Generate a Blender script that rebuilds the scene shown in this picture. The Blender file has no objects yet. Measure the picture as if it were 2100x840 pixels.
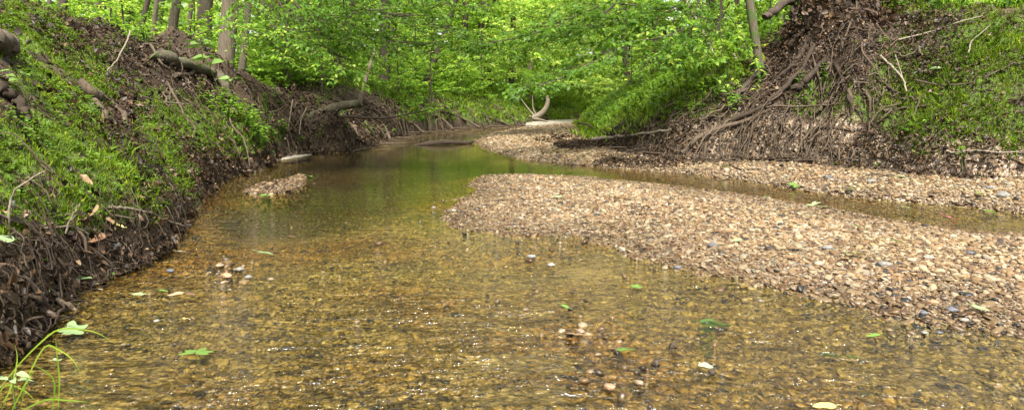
import bpy, math, random
import numpy as np
from mathutils import Vector, Matrix

random.seed(7)
R = np.random.default_rng(11)
scene = bpy.context.scene
col = scene.collection

# ---------------------------------------------------------------- camera
CAM_H, FPX, PITCH = 1.2, 1500.0, math.radians(8.157)
cd = bpy.data.cameras.new('camera'); cam = bpy.data.objects.new('camera', cd); col.objects.link(cam)
cam.location = (0, 0, CAM_H); cam.rotation_euler = (math.radians(90) - PITCH, 0, 0)
cd.sensor_width = 36; cd.lens = 36 * FPX / 2100; cd.clip_start = 0.05; cd.clip_end = 600
scene.camera = cam

# ---------------------------------------------------------------- light
SUN_EL, SUN_AZ = math.radians(58), math.radians(176)       # azimuth from +Y towards +X
w = bpy.data.worlds.new('World'); scene.world = w; w.use_nodes = True
nt = w.node_tree; nt.nodes.clear()
sky = nt.nodes.new('ShaderNodeTexSky'); sky.sky_type = 'NISHITA'; sky.sun_disc = False
sky.sun_elevation = SUN_EL; sky.sun_rotation = SUN_AZ
sky.dust_density = 4.0; sky.air_density = 1.0; sky.ozone_density = 1.0
hs = nt.nodes.new('ShaderNodeHueSaturation'); hs.inputs['Saturation'].default_value = 0.35
bg = nt.nodes.new('ShaderNodeBackground'); bg.inputs['Strength'].default_value = 0.15
wo = nt.nodes.new('ShaderNodeOutputWorld')
nt.links.new(sky.outputs[0], hs.inputs['Color']); nt.links.new(hs.outputs[0], bg.inputs['Color'])
nt.links.new(bg.outputs[0], wo.inputs['Surface'])
sd = bpy.data.lights.new('sun', 'SUN'); sd.energy = 3.9; sd.angle = math.radians(8); sd.color = (1, .96, .88)
sun = bpy.data.objects.new('sun', sd); col.objects.link(sun)
sdir = Vector((math.sin(SUN_AZ) * math.cos(SUN_EL), math.cos(SUN_AZ) * math.cos(SUN_EL), math.sin(SUN_EL)))
sun.rotation_euler = sdir.to_track_quat('Z', 'Y').to_euler(); sun.location = (0, 0, 40)
scene.view_settings.view_transform = 'Standard'; scene.view_settings.look = 'None'
scene.view_settings.exposure = 1.62; scene.view_settings.gamma = 1
scene.render.engine = 'CYCLES'
cy = scene.cycles
cy.max_bounces = 7; cy.diffuse_bounces = 4; cy.glossy_bounces = 2; cy.transmission_bounces = 4; cy.transparent_max_bounces = 8
cy.caustics_reflective = False; cy.caustics_refractive = False; cy.sample_clamp_indirect = 6
try:
    cy.use_denoising = True; cy.denoiser = 'OPENIMAGEDENOISE'
except Exception:
    pass

# ---------------------------------------------------------------- picture <-> place
def ray(px, py):
    u, v = (px - 1050) / FPX, (420 - py) / FPX
    return np.array([u, math.cos(PITCH) + v * math.sin(PITCH), -math.sin(PITCH) + v * math.cos(PITCH)])
def P0(px, py, z=0.0):
    d = ray(px, py); t = (z - CAM_H) / d[2]
    return (d[0] * t, d[1] * t)
def at(px, py, dist):
    d = ray(px, py); t = dist / d[1]
    return np.array([d[0] * t, dist, CAM_H + d[2] * t])
def proj(x, y, z):
    z = z - CAM_H
    f = y * math.cos(PITCH) - z * math.sin(PITCH); u = y * math.sin(PITCH) + z * math.cos(PITCH)
    f = np.where(f < 0.05, 0.05, f)
    return 1050 + FPX * x / f, 420 - FPX * u / f

# ---------------------------------------------------------------- noise
def _hash(ix, iy, s):
    h = (ix.astype(np.int64) * 374761393 + iy.astype(np.int64) * 668265263 + s * 974634777) & 0xffffffff
    h = ((h ^ (h >> 13)) * 1274126177) & 0xffffffff
    return ((h ^ (h >> 16)) & 0xffff) / 65535.0
def vnoise(x, y, s=0):
    ix, iy = np.floor(x), np.floor(y); fx, fy = x - ix, y - iy
    fx = fx * fx * (3 - 2 * fx); fy = fy * fy * (3 - 2 * fy)
    a, b = _hash(ix, iy, s), _hash(ix + 1, iy, s); c, d = _hash(ix, iy + 1, s), _hash(ix + 1, iy + 1, s)
    return (a + (b - a) * fx) * (1 - fy) + (c + (d - c) * fx) * fy
def fbm(x, y, sc, s=0, o=4):
    v = 0; a = .5; t = 0; f = 1 / sc
    for i in range(o):
        v = v + a * vnoise(x * f + 13.7 * i, y * f - 7.1 * i, s + i); t += a; a *= .5; f *= 2.03
    return v / t * 2 - 1

# ---------------------------------------------------------------- mesh helpers
def fast_mesh(name, verts, faces, attrs=None, smooth=False, corners=None):
    """verts (N,3); faces (M,k) int; attrs {name: (N,) float}"""
    me = bpy.data.meshes.new(name)
    verts = np.ascontiguousarray(verts, dtype=np.float32)
    if isinstance(faces, (list, tuple)):
        faces = [np.asarray(f, dtype=np.int32) for f in faces if len(f)]
    else:
        faces = [np.asarray(faces, dtype=np.int32)]
    loops = np.concatenate([f.ravel() for f in faces])
    tot = np.concatenate([np.full(len(f), f.shape[1], dtype=np.int32) for f in faces])
    start = np.concatenate([[0], np.cumsum(tot)[:-1]]).astype(np.int32)
    me.vertices.add(len(verts)); me.vertices.foreach_set('co', verts.ravel())
    me.loops.add(len(loops)); me.loops.foreach_set('vertex_index', loops)
    me.polygons.add(len(tot)); me.polygons.foreach_set('loop_start', start)
    try: me.polygons.foreach_set('loop_total', tot)
    except Exception: pass
    if smooth: me.polygons.foreach_set('use_smooth', np.ones(len(tot), dtype=bool))
    me.update(calc_edges=True)
    for k, v in (attrs or {}).items():
        a = me.attributes.new(k, 'FLOAT', 'POINT'); a.data.foreach_set('value', np.ascontiguousarray(v, dtype=np.float32))
    return me
def link(name, me, mat=None, parent=None, loc=None):
    o = bpy.data.objects.new(name, me); col.objects.link(o)
    if mat is not None and me is not None and not me.materials: me.materials.append(mat)
    if parent is not None: o.parent = parent
    if loc is not None: o.location = loc
    return o
def tag(o, label=None, cat=None, group=None, kind=None):
    if label: o['label'] = label
    if cat: o['category'] = cat
    if group: o['group'] = group
    if kind: o['kind'] = kind
    return o

class Geo:
    """collects pieces of one mesh"""
    def __init__(s): s.v = []; s.f3 = []; s.f4 = []; s.r = []; s.n = 0
    def add(s, v, f, r=0.5):
        v = np.asarray(v, dtype=float); f = np.asarray(f, dtype=int) + s.n
        s.v.append(v); s.r.append(np.full(len(v), r) if np.isscalar(r) else np.asarray(r))
        (s.f3 if f.shape[1] == 3 else s.f4).append(f); s.n += len(v)
    def mesh(s, name, smooth=True, extra=None):
        fs = []
        if s.f4: fs.append(np.concatenate(s.f4))
        if s.f3: fs.append(np.concatenate(s.f3))
        at_ = {'rnd': np.concatenate(s.r)}
        return fast_mesh(name, np.concatenate(s.v), fs, at_, smooth)

def spline(pts, n):
    """Catmull-Rom through pts -> n points"""
    p = np.asarray(pts, dtype=float)
    if len(p) == 2: return p[0] + (p[1] - p[0]) * np.linspace(0, 1, n)[:, None]
    q = np.vstack([2 * p[0] - p[1], p, 2 * p[-1] - p[-2]])
    t = np.linspace(0, len(p) - 1, n); i = np.minimum(t.astype(int), len(p) - 2); u = (t - i)[:, None]
    a, b, c, d = q[i], q[i + 1], q[i + 2], q[i + 3]
    return .5 * (2 * b + (c - a) * u + (2 * a - 5 * b + 4 * c - d) * u ** 2 + (3 * b - a - 3 * c + d) * u ** 3)
def tube(g, path, radii, sides=7, r=0.5, rough=0.0, rng=R):
    path = np.asarray(path, dtype=float); n = len(path)
    radii = np.broadcast_to(np.asarray(radii, dtype=float), (n,))
    tan = np.gradient(path, axis=0); tan /= np.linalg.norm(tan, axis=1)[:, None] + 1e-9
    ref = np.array([0, 0, 1.0]) if abs(tan[0][2]) < .9 else np.array([1.0, 0, 0])
    u = np.cross(tan[0], ref); u /= np.linalg.norm(u); U = []
    for k in range(n):
        u = u - tan[k] * np.dot(u, tan[k]); u /= np.linalg.norm(u) + 1e-9; U.append(u)
    U = np.array(U); V = np.cross(tan, U)
    a = np.linspace(0, 2 * math.pi, sides, endpoint=False)
    rr = radii[:, None] * np.ones(sides)[None, :]
    if rough:
        ph = rng.random(3) * 6.28
        rr = rr * (1 + rough * np.sin(3 * a + ph[0])[None, :] * .6 + rough * (rng.random((n, sides)) - .5) * 1.4)
    ring = path[:, None, :] + rr[:, :, None] * (np.cos(a)[None, :, None] * U[:, None, :] + np.sin(a)[None, :, None] * V[:, None, :])
    v = ring.reshape(-1, 3)
    i = np.arange(n - 1)[:, None] * sides; j = np.arange(sides)[None, :]; j2 = (j + 1) % sides
    f = np.stack([i + j, i + j2, i + sides + j2, i + sides + j], -1).reshape(-1, 4)
    g.add(v, f, r)
    for e, k in ((0, path[0]), (n - 1, path[-1])):
        m = len(v); c = np.vstack([ring[e], k[None]])
        t = np.arange(sides); t2 = (t + 1) % sides
        g.add(c, np.stack([t2, t, np.full(sides, sides)], -1) if e == 0 else np.stack([t, t2, np.full(sides, sides)], -1), r)

def norm(v):
    return v / (np.linalg.norm(v, axis=-1, keepdims=True) + 1e-9)
def leaf_batch(pos, axis, nrm, size, width, fine=False, droop=0.12, fold=0.10):
    """arrays -> verts, faces for N leaves. width relative."""
    N = len(pos); axis = norm(axis); side = norm(np.cross(nrm, axis)); nrm = np.cross(axis, side)
    size = np.broadcast_to(size, (N,)); width = np.broadcast_to(width, (N,)); fold = np.broadcast_to(fold, (N,)); droop = np.broadcast_to(droop, (N,))
    def pt(u, s, h): return pos + axis * (u * size)[:, None] + side * (s * width * size)[:, None] + nrm * (h * size)[:, None]
    one = np.ones(N)
    if not fine:
        V = np.stack([pt(0 * one, 0, 0 * one), pt(.45 * one, .5, fold), pt(one, 0, -droop), pt(.45 * one, -.5, fold)], 1)
        F = np.array([[0, 2, 1], [0, 3, 2]]); k = 4
    else:
        V = np.stack([pt(0 * one, 0, 0 * one), pt(.28 * one, .46, fold), pt(.66 * one, .36, fold * .6 - droop * .4), pt(one, 0, -droop),
                      pt(.66 * one, -.36, fold * .6 - droop * .4), pt(.28 * one, -.46, fold), pt(.5 * one, 0, -fold * .1)], 1)
        F = np.array([[0, 6, 1], [1, 6, 2], [2, 6, 3], [3, 6, 4], [4, 6, 5], [5, 6, 0]]); k = 7
    faces = (np.arange(N)[:, None, None] * k + F[None]).reshape(-1, 3)
    return V.reshape(-1, 3), faces, k
class Leaves:
    def __init__(s): s.b = []
    def add(s, pos, axis, nrm, size, width=.55, rnd=None, fine=False, droop=.12, fold=.1):
        pos = np.atleast_2d(pos)
        if len(pos) == 0: return
        v, f, k = leaf_batch(pos, np.broadcast_to(axis, pos.shape), np.broadcast_to(nrm, pos.shape), size, width, fine, droop, fold)
        if rnd is None: rnd = R.random(len(pos))
        s.b.append((v, f, np.repeat(np.broadcast_to(rnd, (len(pos),)), k)))
    def mesh(s, name):
        n = 0; V = []; F = []; A = []
        for v, f, a in s.b: V.append(v); F.append(f + n); A.append(a); n += len(v)
        return fast_mesh(name, np.concatenate(V), np.concatenate(F), {'rnd': np.concatenate(A)})

# ---------------------------------------------------------------- materials
def mat(name):
    m = bpy.data.materials.new(name); m.use_nodes = True; t = m.node_tree; t.nodes.clear()
    out = t.nodes.new('ShaderNodeOutputMaterial')
    return m, t, out
class NT:
    def __init__(s, t): s.t = t
    def n(s, typ, ins=None, **kw):
        nd = s.t.nodes.new('ShaderNode' + typ)
        for k, v in kw.items(): setattr(nd, k, v)
        for k, v in (ins or {}).items():
            i = nd.inputs[k]
            if hasattr(v, 'is_output') or isinstance(v, bpy.types.NodeSocket): s.t.links.new(v, i)
            else: i.default_value = v
        return nd
    def attr(s, name): return s.n('Attribute', attribute_name=name).outputs['Fac']
    def ramp(s, fac, stops, interp='LINEAR'):
        nd = s.n('ValToRGB', {'Fac': fac}); e = nd.color_ramp.elements; nd.color_ramp.interpolation = interp
        while len(e) < len(stops): e.new(.5)
        for el, (p, c) in zip(e, stops): el.position = p; el.color = tuple(c) + (1,) if len(c) == 3 else c
        return nd.outputs['Color']
    def noise(s, scale, vec=None, detail=4, rough=.55, d3=None):
        ins = {'Scale': scale, 'Detail': detail, 'Roughness': rough}
        if vec is not None: ins['Vector'] = vec
        return s.n('TexNoise', ins).outputs['Fac']
    def math(s, op, a, b=None):
        nd = s.n('Math', operation=op)
        for i, v in enumerate((a, b)):
            if v is None: continue
            if isinstance(v, bpy.types.NodeSocket): s.t.links.new(v, nd.inputs[i])
            else: nd.inputs[i].default_value = v
        return nd.outputs[0]
    def mix(s, fac, a, b, blend='MIX'):
        nd = s.n('Mix', data_type='RGBA', blend_type=blend)
        for k, v in ((0, fac), (6, a), (7, b)):
            if isinstance(v, bpy.types.NodeSocket): s.t.links.new(v, nd.inputs[k])
            else: nd.inputs[k].default_value = (tuple(v) + (1,)) if k > 0 and len(v) == 3 else v
        return nd.outputs[2]
    def l(s, a, b): s.t.links.new(a, b)

def leaf_mat(name, stops, trans=.45, tcol=None, gloss=.25, rough=.45, tsat=1.0):
    m, t, out = mat(name); N = NT(t)
    c = N.ramp(N.attr('rnd'), stops)
    di = N.n('BsdfPrincipled', {'Base Color': c, 'Roughness': rough, 'Specular IOR Level': gloss})
    tc = N.mix(1.0, c, tcol or (2.6, 2.3, 1.2), 'MULTIPLY')
    tr = N.n('BsdfTranslucent', {'Color': tc})
    mx = N.n('MixShader', {0: trans}); N.l(di.outputs[0], mx.inputs[1]); N.l(tr.outputs[0], mx.inputs[2])
    N.l(mx.outputs[0], out.inputs['Surface']); return m
def bark_mat(name, dark, light, scale=6, moss=0.0, stretch=.18, bump=.6, patches=.3):
    m, t, out = mat(name); N = NT(t)
    tc = N.n('TexCoord').outputs['Object']
    mp = N.n('Mapping', {'Vector': tc}); mp.inputs['Scale'].default_value = (1, 1, stretch)
    n1 = N.noise(scale * 4, mp.outputs[0], 5, .7); n2 = N.noise(scale * .35, tc, 3)
    c = N.ramp(n1, [(.3, dark), (.62, light)])
    c = N.mix(N.math('MULTIPLY', n2, patches), c, tuple(min(1, x * 1.5) for x in light))
    if moss:
        f = N.ramp(N.noise(3.3, tc, 4), [(.62 - moss * .5, (0, 0, 0)), (.72 - moss * .4, (1, 1, 1))])
        c = N.mix(f, c, (.05, .085, .018))
    b = N.n('Bump', {'Height': n1, 'Strength': bump, 'Distance': .03})
    p = N.n('BsdfPrincipled', {'Base Color': c, 'Roughness': .9, 'Normal': b.outputs[0], 'Specular IOR Level': .2})
    N.l(p.outputs[0], out.inputs['Surface']); return m

M = {}
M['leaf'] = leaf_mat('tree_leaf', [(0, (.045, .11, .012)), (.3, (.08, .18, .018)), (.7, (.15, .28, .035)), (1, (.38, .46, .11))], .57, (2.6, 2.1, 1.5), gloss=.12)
M['leaf_dark'] = leaf_mat('dark_leaf', [(0, (.035, .09, .010)), (.5, (.06, .13, .014)), (1, (.10, .18, .016))], .4, gloss=.18)  # darker green leaves of the overhanging limbs
M['leaf_far'] = leaf_mat('far_leaf', [(0, (.10, .20, .03)), (.5, (.18, .31, .05)), (1, (.40, .47, .14))], .52, (2.5, 2.1, 1.7), gloss=.1)  # paler than the near leaves: haze and distant brightness put into the colour
M['grass'] = leaf_mat('grass_blade', [(0, (.05, .095, .008)), (.5, (.10, .18, .014)), (1, (.18, .25, .03))], .4, gloss=.12)
M['herb'] = leaf_mat('herb_leaf', [(0, (.035, .08, .008)), (.6, (.085, .16, .016)), (.93, (.11, .2, .03)), (1, (.5, .5, .4))], .35)
M['grass_lit'] = leaf_mat('lit_grass_blade', [(0, (.10, .17, .02)), (.5, (.20, .30, .04)), (1, (.34, .41, .09))], .45, gloss=.1)  # grass colour lightened to make up for dim light on the far banks
M['moss'] = leaf_mat('moss_blade', [(0, (.055, .09, .008)), (.5, (.12, .185, .014)), (1, (.22, .28, .025))], .25, gloss=.1)
M['green_leaf'] = leaf_mat('fallen_green', [(0, (.10, .22, .06)), (.5, (.2, .33, .12)), (1, (.38, .46, .25))], .2, (1.3, 1.4, .9))
M['litter'] = leaf_mat('dead_leaf', [(0, (.010, .007, .004)), (.3, (.028, .017, .009)), (.6, (.07, .042, .022)), (.85, (.15, .095, .052)), (1, (.34, .25, .16))], .12, (1.2, 1.0, .8), .2)
M['petal'] = leaf_mat('petal', [(0, (.7, .68, .62)), (1, (.8, .78, .7))], .3, (1, 1, 1))
M['bark'] = bark_mat('grey_bark', (.022, .017, .011), (.115, .092, .062), 7, bump=.9, stretch=.12)
M['bark_moss'] = bark_mat('mossy_bark', (.025, .021, .014), (.095, .082, .05), 6, moss=.2, bump=.9)
M['bark_dark'] = bark_mat('dark_bark', (.016, .012, .009), (.06, .045, .032), 6)
M['root'] = bark_mat('root_bark', (.018, .013, .008), (.085, .062, .04), 9, bump=.4)
M['root_dark'] = bark_mat('dark_root_bark', (.010, .007, .005), (.04, .028, .018), 9, bump=.4)
M['dead_wood'] = bark_mat('bleached_wood', (.045, .034, .023), (.20, .165, .12), 9, bump=.3)

# ---------------------------------------------------------------- ground plan (outlines read off the picture, laid on the water plane)
LEFT_PX = [(0, 745), (60, 690), (125, 612), (165, 588), (240, 560), (335, 522), (352, 500), (372, 470), (382, 435), (425, 395), (455, 368),
           (540, 346), (565, 326), (640, 313), (705, 314), (770, 297), (830, 277), (900, 269), (1000, 263), (1080, 259), (1120, 252), (1160, 248)]
LEFT = [(-2.15, -9), (-2.2, 0), (-2.3, 2.6)] + [P0(*p) for p in LEFT_PX] + [(4.2, 43), (9, 50), (18, 56), (40, 62)]
RSH_PX = [(2300, 470), (2100, 440), (2000, 428), (1900, 420), (1800, 412), (1700, 400), (1600, 385), (1500, 368), (1400, 357), (1250, 345), (1150, 336),
          (1060, 325), (1000, 306), (972, 292), (985, 280), (1040, 268), (1110, 260), (1185, 250.5)]
RSHORE = [(12, -9), (10, 0), (8.6, 4.5)] + [P0(*p) for p in RSH_PX] + [(6, 38), (10, 44), (18, 49), (40, 54)]
RB_PX = [(2300, 405), (2100, 392), (1900, 380), (1760, 362), (1650, 352), (1540, 346), (1400, 343), (1300, 328), (1225, 305), (1200, 275), (1187, 256)]
RBASE = [(13.5, -9), (12, 0), (10.5, 4)] + [P0(*p) for p in RB_PX] + [(5.2, 35), (9, 41.5), (18, 47), (40, 52)]
BAR_PX = [(2300, 505), (2100, 487), (1980, 475), (1900, 466), (1750, 441), (1620, 414), (1500, 396), (1400, 384), (1300, 372), (1200, 363), (1100, 359),
          (1000, 361), (965, 372), (970, 395), (950, 410), (925, 430), (940, 450), (945, 465), (1000, 472), (1060, 478), (1130, 480), (1200, 484), (1240, 500), (1310, 518),
          (1380, 545), (1430, 556), (1500, 568), (1600, 590), (1680, 606), (1760, 622), (1840, 648), (1900, 656), (1990, 662), (2100, 680), (2300, 700)]
BAR = [P0(*p) for p in BAR_PX] + [(6, 3), (9, 3.6)]
ISL = [P0(*p) for p in [(478, 399), (515, 380), (570, 372), (600, 362), (640, 362), (636, 384), (600, 398), (540, 403)]]
LEFT, RSHORE, RBASE, BAR, ISL = [np.array(a, dtype=float) for a in (LEFT, RSHORE, RBASE, BAR, ISL)]

def sdist(x, y, poly, closed):
    best = np.full(x.shape, 1e9); n = len(poly)
    for i in range(n if closed else n - 1):
        a, b = poly[i], poly[(i + 1) % n]; d = b - a; L = d @ d + 1e-12
        t = np.clip(((x - a[0]) * d[0] + (y - a[1]) * d[1]) / L, 0, 1)
        best = np.minimum(best, (x - a[0] - t * d[0]) ** 2 + (y - a[1] - t * d[1]) ** 2)
    return np.sqrt(best)
def inside(x, y, poly):
    c = np.zeros(x.shape, dtype=bool); n = len(poly)
    for i in range(n):
        (x1, y1), (x2, y2) = poly[i], poly[(i + 1) % n]
        if y1 == y2: continue
        c ^= ((y1 > y) != (y2 > y)) & (x < (x2 - x1) * (y - y1) / (y2 - y1) + x1)
    return c
def side_left(poly):  return np.vstack([poly, [[400, 62], [400, 400], [-400, 400], [-400, -9]]])
def side_right(poly): return np.vstack([poly, [[400, poly[-1][1]], [400, -9]]])
LP, RP, RBP = side_left(LEFT), side_right(RSHORE), side_right(RBASE)
def signed(x, y, line, poly, closed=False):
    d = sdist(x, y, line, closed); return np.where(inside(x, y, poly), d, -d)

KL = np.array([[-5, 2.4, 2.9, .30], [3.5, 2.4, 2.9, .34], [6, 2.5, 2.9, .30], [8, 2.5, 2.7, .26], [11, 2.45, 2.6, .2], [13, 2.3, 2.2, .2], [15, 2.2, 1.9, .3], [16.3, 1.85, 1.5, .5],
               [17.2, 1.5, 1.2, .5], [18.6, 1.5, 3.6, .05], [22, 1.7, 3.4, .1], [25, 1.7, 1.9, .65], [30, 1.6, 2.0, .5], [34, 1.5, 3.2, .1], [50, 1.6, 4, .1]])
KR = np.array([[0, 2.9, 3.9, .1], [9, 3.0, 3.9, .1], [11.6, 2.95, 3.6, .1], [12.6, 2.7, 3.5, .24], [14, 2.5, 3.6, .26], [16, 2.2, 3.6, .22], [17.5, 2.3, 3.7, .1], [20, 2.2, 4.0, .05], [30, 2.0, 4.0, .05], [50, 2.0, 4.5, .05]])
MOUND = at(1705, 62, 14.6)
def height(x, y, full=False):
    x = np.atleast_1d(np.asarray(x, dtype=float)); y = np.atleast_1d(np.asarray(y, dtype=float))
    jig = fbm(x, y, .7, 3, 3) * .10 * np.clip(y / 8, .3, 1)
    sl = signed(x, y, LEFT, LP) + jig; sr = signed(x, y, RSHORE, RP) + jig * .5; sb = signed(x, y, RBASE, RBP) + jig
    bar = signed(x, y, BAR, BAR, True) + jig * .5 + fbm(x, y, .42, 23, 3) * .16 * (y < 9); isl = signed(x, y, ISL, ISL, True) + jig * .3
    wat = np.minimum(np.minimum(-sl, -sr), np.minimum(-bar, -isl))        # distance into the water
    pool = np.clip((-bar) / 2.0, 0, 1) * np.clip(-sl / .5, 0, 1) * np.clip((y - 5.2) / 2.8, 0, 1) * np.clip(-sr, 0, 1)
    bed = -.012 - .055 * (1 - np.exp(-np.clip(wat, 0, None) / .45)) - .22 * pool + fbm(x, y, .9, 31, 3) * .026 + fbm(x, y, .16, 5, 2) * .007
    bed = bed + .03 * np.clip(fbm(x, y, .32, 27, 2) - .1, 0, 1) * np.clip((bar + 1.2) / 1.0, 0, 1)
    lm = np.clip((bar + .9) / .9, 0, 1)                                    # shallow apron in front of the bar
    bed = bed + .018 * lm * (y < 8)
    z = bed
    gz = .006 + .10 * (1 - np.exp(-np.clip(bar, 0, None) / .95)) + fbm(x, y, .8, 9, 3) * .022 + fbm(x, y, .2, 12, 2) * .006
    z = np.where(bar > 0, gz * np.clip(bar / .12, 0, 1) + bed * (1 - np.clip(bar / .12, 0, 1)), z)
    iz = .015 + .03 * (1 - np.exp(-np.clip(isl, 0, None) / .3)); z = np.where(isl > 0, np.where(isl < .1, bed + (iz - bed) * isl / .1, iz), z)
    rz = .015 + .09 * (1 - np.exp(-np.clip(sr, 0, None) / .5)) + .03 * np.clip(sr, 0, 4) + fbm(x, y, 1.1, 14, 3) * .025
    z = np.where(sr > 0, np.where(sr < .12, bed + (rz - bed) * sr / .12, rz), z)
    def bank(s, K):
        H, W, S = (np.interp(y, K[:, 0], K[:, i]) for i in (1, 2, 3))
        t = np.clip(s / W, 0, 1); prof = S * (1 - np.exp(-np.clip(s, 0, None) / .06)) + (H - S) * (1 - (1 - t) ** 1.45)
        prof = prof + .035 * np.clip(s - W, 0, None)
        prof = prof * (1 + .13 * fbm(x, y, 1.7, 41, 3) * np.clip(s, 0, 1)) + fbm(x, y, .55, 45, 4) * .10 * np.clip(s / .5, 0, 1)
        prof = prof + (np.abs(fbm(x, y, .38, 47, 3)) * .16 + fbm(x, y, .13, 49, 2) * .055 + fbm(x, y, .25, 48, 2) * .07) * np.clip(s / .3, 0, 1) * np.clip((W + .6 - s) / .6, 0, 1)
        return prof + fbm(x, y, 9, 51, 2) * .35 * np.clip((s - W) / 5, 0, 1), t
    bl, tl = bank(sl, KL); br, tr_ = bank(sb, KR)
    z = np.where(sl > 0, np.maximum(z, bl), z)
    z = np.where(sb > 0, np.maximum(z, rz + br), z)
    RD = [(np.array([(6.5, 14.3), (5.3, 13.5), (4.5, 13.1)]), .42, .34), (np.array([(6.5, 14.3), (6.0, 13.1), (5.65, 12.3)]), .5, .34), (np.array([(7.2, 14.2), (8.0, 13.7)]), .2, .4),
          (np.array([(-7.4, 15.4), (-6.6, 14.9), (-5.8, 14.5), (-5.2, 14.6)]), .5, .28), (np.array([(-4.9, 11.6), (-4.6, 12.6), (-4.9, 13.8)]), .12, .25)]
    for pl, am, wd in RD: z = z + am * np.exp(-(sdist(x, y, pl, False) / wd) ** 2) * ((sb > 0) | (sl > 0))
    for hx, hy, am, wd in ((5.45, 13.0, .45, .42), (-5.4, 13.9, .55, .4), (-6.2, 14.1, .4, .4)): z = z - am * np.exp(-(((x - hx) ** 2 + (y - hy) ** 2) / wd ** 2)) * ((sb > .5) | (sl > .5))
    g = np.exp(-(((x - MOUND[0]) / 1.2) ** 2 + ((y - MOUND[1]) / 1.2) ** 2)); z = z + .35 * g * (sb > 0)
    if full: return z, dict(sl=sl, sr=sr, sb=sb, bar=bar, isl=isl, wat=wat)
    return z
def hz(x, y): return float(height(x, y)[0])
def hit(px, py, lift=0.0, dmin=1.5, dmax=70):
    """first ground or water point met by the sight line through (px, py)"""
    d = ray(px, py); t = np.geomspace(dmin, dmax, 900) / d[1]
    X, Y, Z = d[0] * t, d[1] * t, CAM_H + d[2] * t
    h = np.maximum(height(X, Y), 0.0); k = np.argmax(Z < h)
    if not (Z < h).any(): k = len(t) - 1
    k0 = max(k - 1, 0); a, b = Z[k0] - h[k0], Z[k] - h[k]; u = a / (a - b + 1e-9) if a > 0 else 0
    tt = t[k0] + (t[k] - t[k0]) * u
    return np.array([d[0] * tt, d[1] * tt, max(hz(d[0] * tt, d[1] * tt), 0.0) + lift])
def normals(x, y):
    e = .04; zx = (height(x + e, y) - height(x - e, y)) / (2 * e); zy = (height(x, y + e) - height(x, y - e)) / (2 * e)
    return norm(np.stack([-zx, -zy, np.ones_like(zx)], -1))
def ell(px, py, L):
    m = np.zeros(px.shape)
    for cx, cy_, rx, ry, wv in L:
        m = np.maximum(m, wv * np.clip(1.6 - 1.25 * np.sqrt(((px - cx) / rx) ** 2 + ((py - cy_) / ry) ** 2), 0, 1))
    return m

MOSS_E = [(60, 280, 130, 90, 1), (190, 400, 120, 90, 1), (60, 440, 150, 70, 1), (340, 380, 70, 90, 1), (180, 190, 160, 110, .8), (500, 270, 150, 55, 1), (340, 235, 120, 60, 1), (430, 250, 90, 50, 1), (560, 240, 60, 60, .7),
          (60, 70, 110, 60, .7), (140, 20, 150, 40, .5),
          (1950, 235, 210, 110, 1), (2060, 120, 130, 120, 1), (1790, 235, 80, 40, 1), (1900, 130, 120, 50, .7), (2040, 300, 130, 60, .9), (1960, 60, 120, 40, .7), (1680, 195, 80, 60, 1), (660, 262, 40, 30, .6),
          (1330, 200, 170, 70, 1), (1260, 265, 60, 40, 1), (1450, 150, 110, 60, .9), (1000, 220, 90, 45, 1), (860, 250, 70, 30, .8), (900, 210, 200, 60, .6), (640, 150, 120, 40, .6), (1900, 15, 90, 25, .6)]
BARE_E = [(450, 160, 120, 40, 1), (600, 235, 60, 70, .9), (40, 232, 60, 40, .6), (150, 560, 250, 70, 1), (50, 650, 130, 110, 1), (1700, 80, 90, 80, .9), (1360, 280, 160, 40, .9), (1700, 300, 120, 50, 1),
          (250, 240, 40, 70, .7), (260, 150, 90, 40, .5), (740, 250, 80, 50, .9)]
def masks(x, y, z, D):
    px, py = proj(x, y, z)
    land = (D['sl'] > .05) | (D['sb'] > .1)
    m = np.clip(ell(px, py, MOSS_E) - ell(px, py, BARE_E), 0, 1)
    beyond = (D['sl'] > 2.8) | (D['sb'] > 3.8) | (y > 40)
    m = np.where(beyond, .55, m) + np.where((py < -10) | (px < -30) | (px > 2130), .6, 0)
    m = np.clip(m, 0, 1) * (.95 + 1.25 * fbm(x, y, .75, 61, 4))
    return px, py, np.clip(m, 0, 1) * land
# ---------------------------------------------------------------- ground sheet
def axis_pts(segs, out0, out1):
    a = [segs[0][0]]
    for lo, hi, st in segs:
        n = max(1, round((hi - lo) / st)); a += list(np.linspace(lo, hi, n + 1)[1:])
    st = segs[-1][2]; v = a[-1]
    while v < out1: st *= 1.13; v += st; a.append(v)
    st = segs[0][2]; v = a[0]
    while v > out0: st *= 1.13; v -= st; a.insert(0, v)
    return np.array(a)
gx = axis_pts([(-9, 9.5, .05)], -170, 170)
gy = axis_pts([(1.5, 9, .045), (9, 20, .065), (20, 42, .16)], -9, 260)
GX, GY = np.meshgrid(gx, gy); GZ, D = height(GX.ravel(), GY.ravel(), True)
gxf, gyf = GX.ravel(), GY.ravel()
px_, py_, moss_ = masks(gxf, gyf, GZ, D)
nx, ny = len(gx), len(gy)
i = np.arange(ny - 1)[:, None] * nx; j = np.arange(nx - 1)[None, :]
gf = np.stack([i + j, i + j + 1, i + nx + j + 1, i + nx + j], -1).reshape(-1, 4)
grav_ = np.clip(np.maximum(np.maximum(D['bar'], D['sr'] * (D['sb'] < .3)), D['isl']) / .1 + .5, 0, 1) * (D['sb'] < .35)
gm = fast_mesh('ground', np.stack([gxf, gyf, GZ], -1), gf, {'moss': moss_, 'grav': grav_}, True)
m, t, out = mat('ground'); N = NT(t)
co = N.n('TexCoord').outputs['Object']; sep = N.n('SeparateXYZ', {0: co}).outputs[2]
n1 = N.noise(2.2, co, 6, .65); n2 = N.noise(14, co, 5, .7); n3 = N.noise(45, co, 3, .6)
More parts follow.
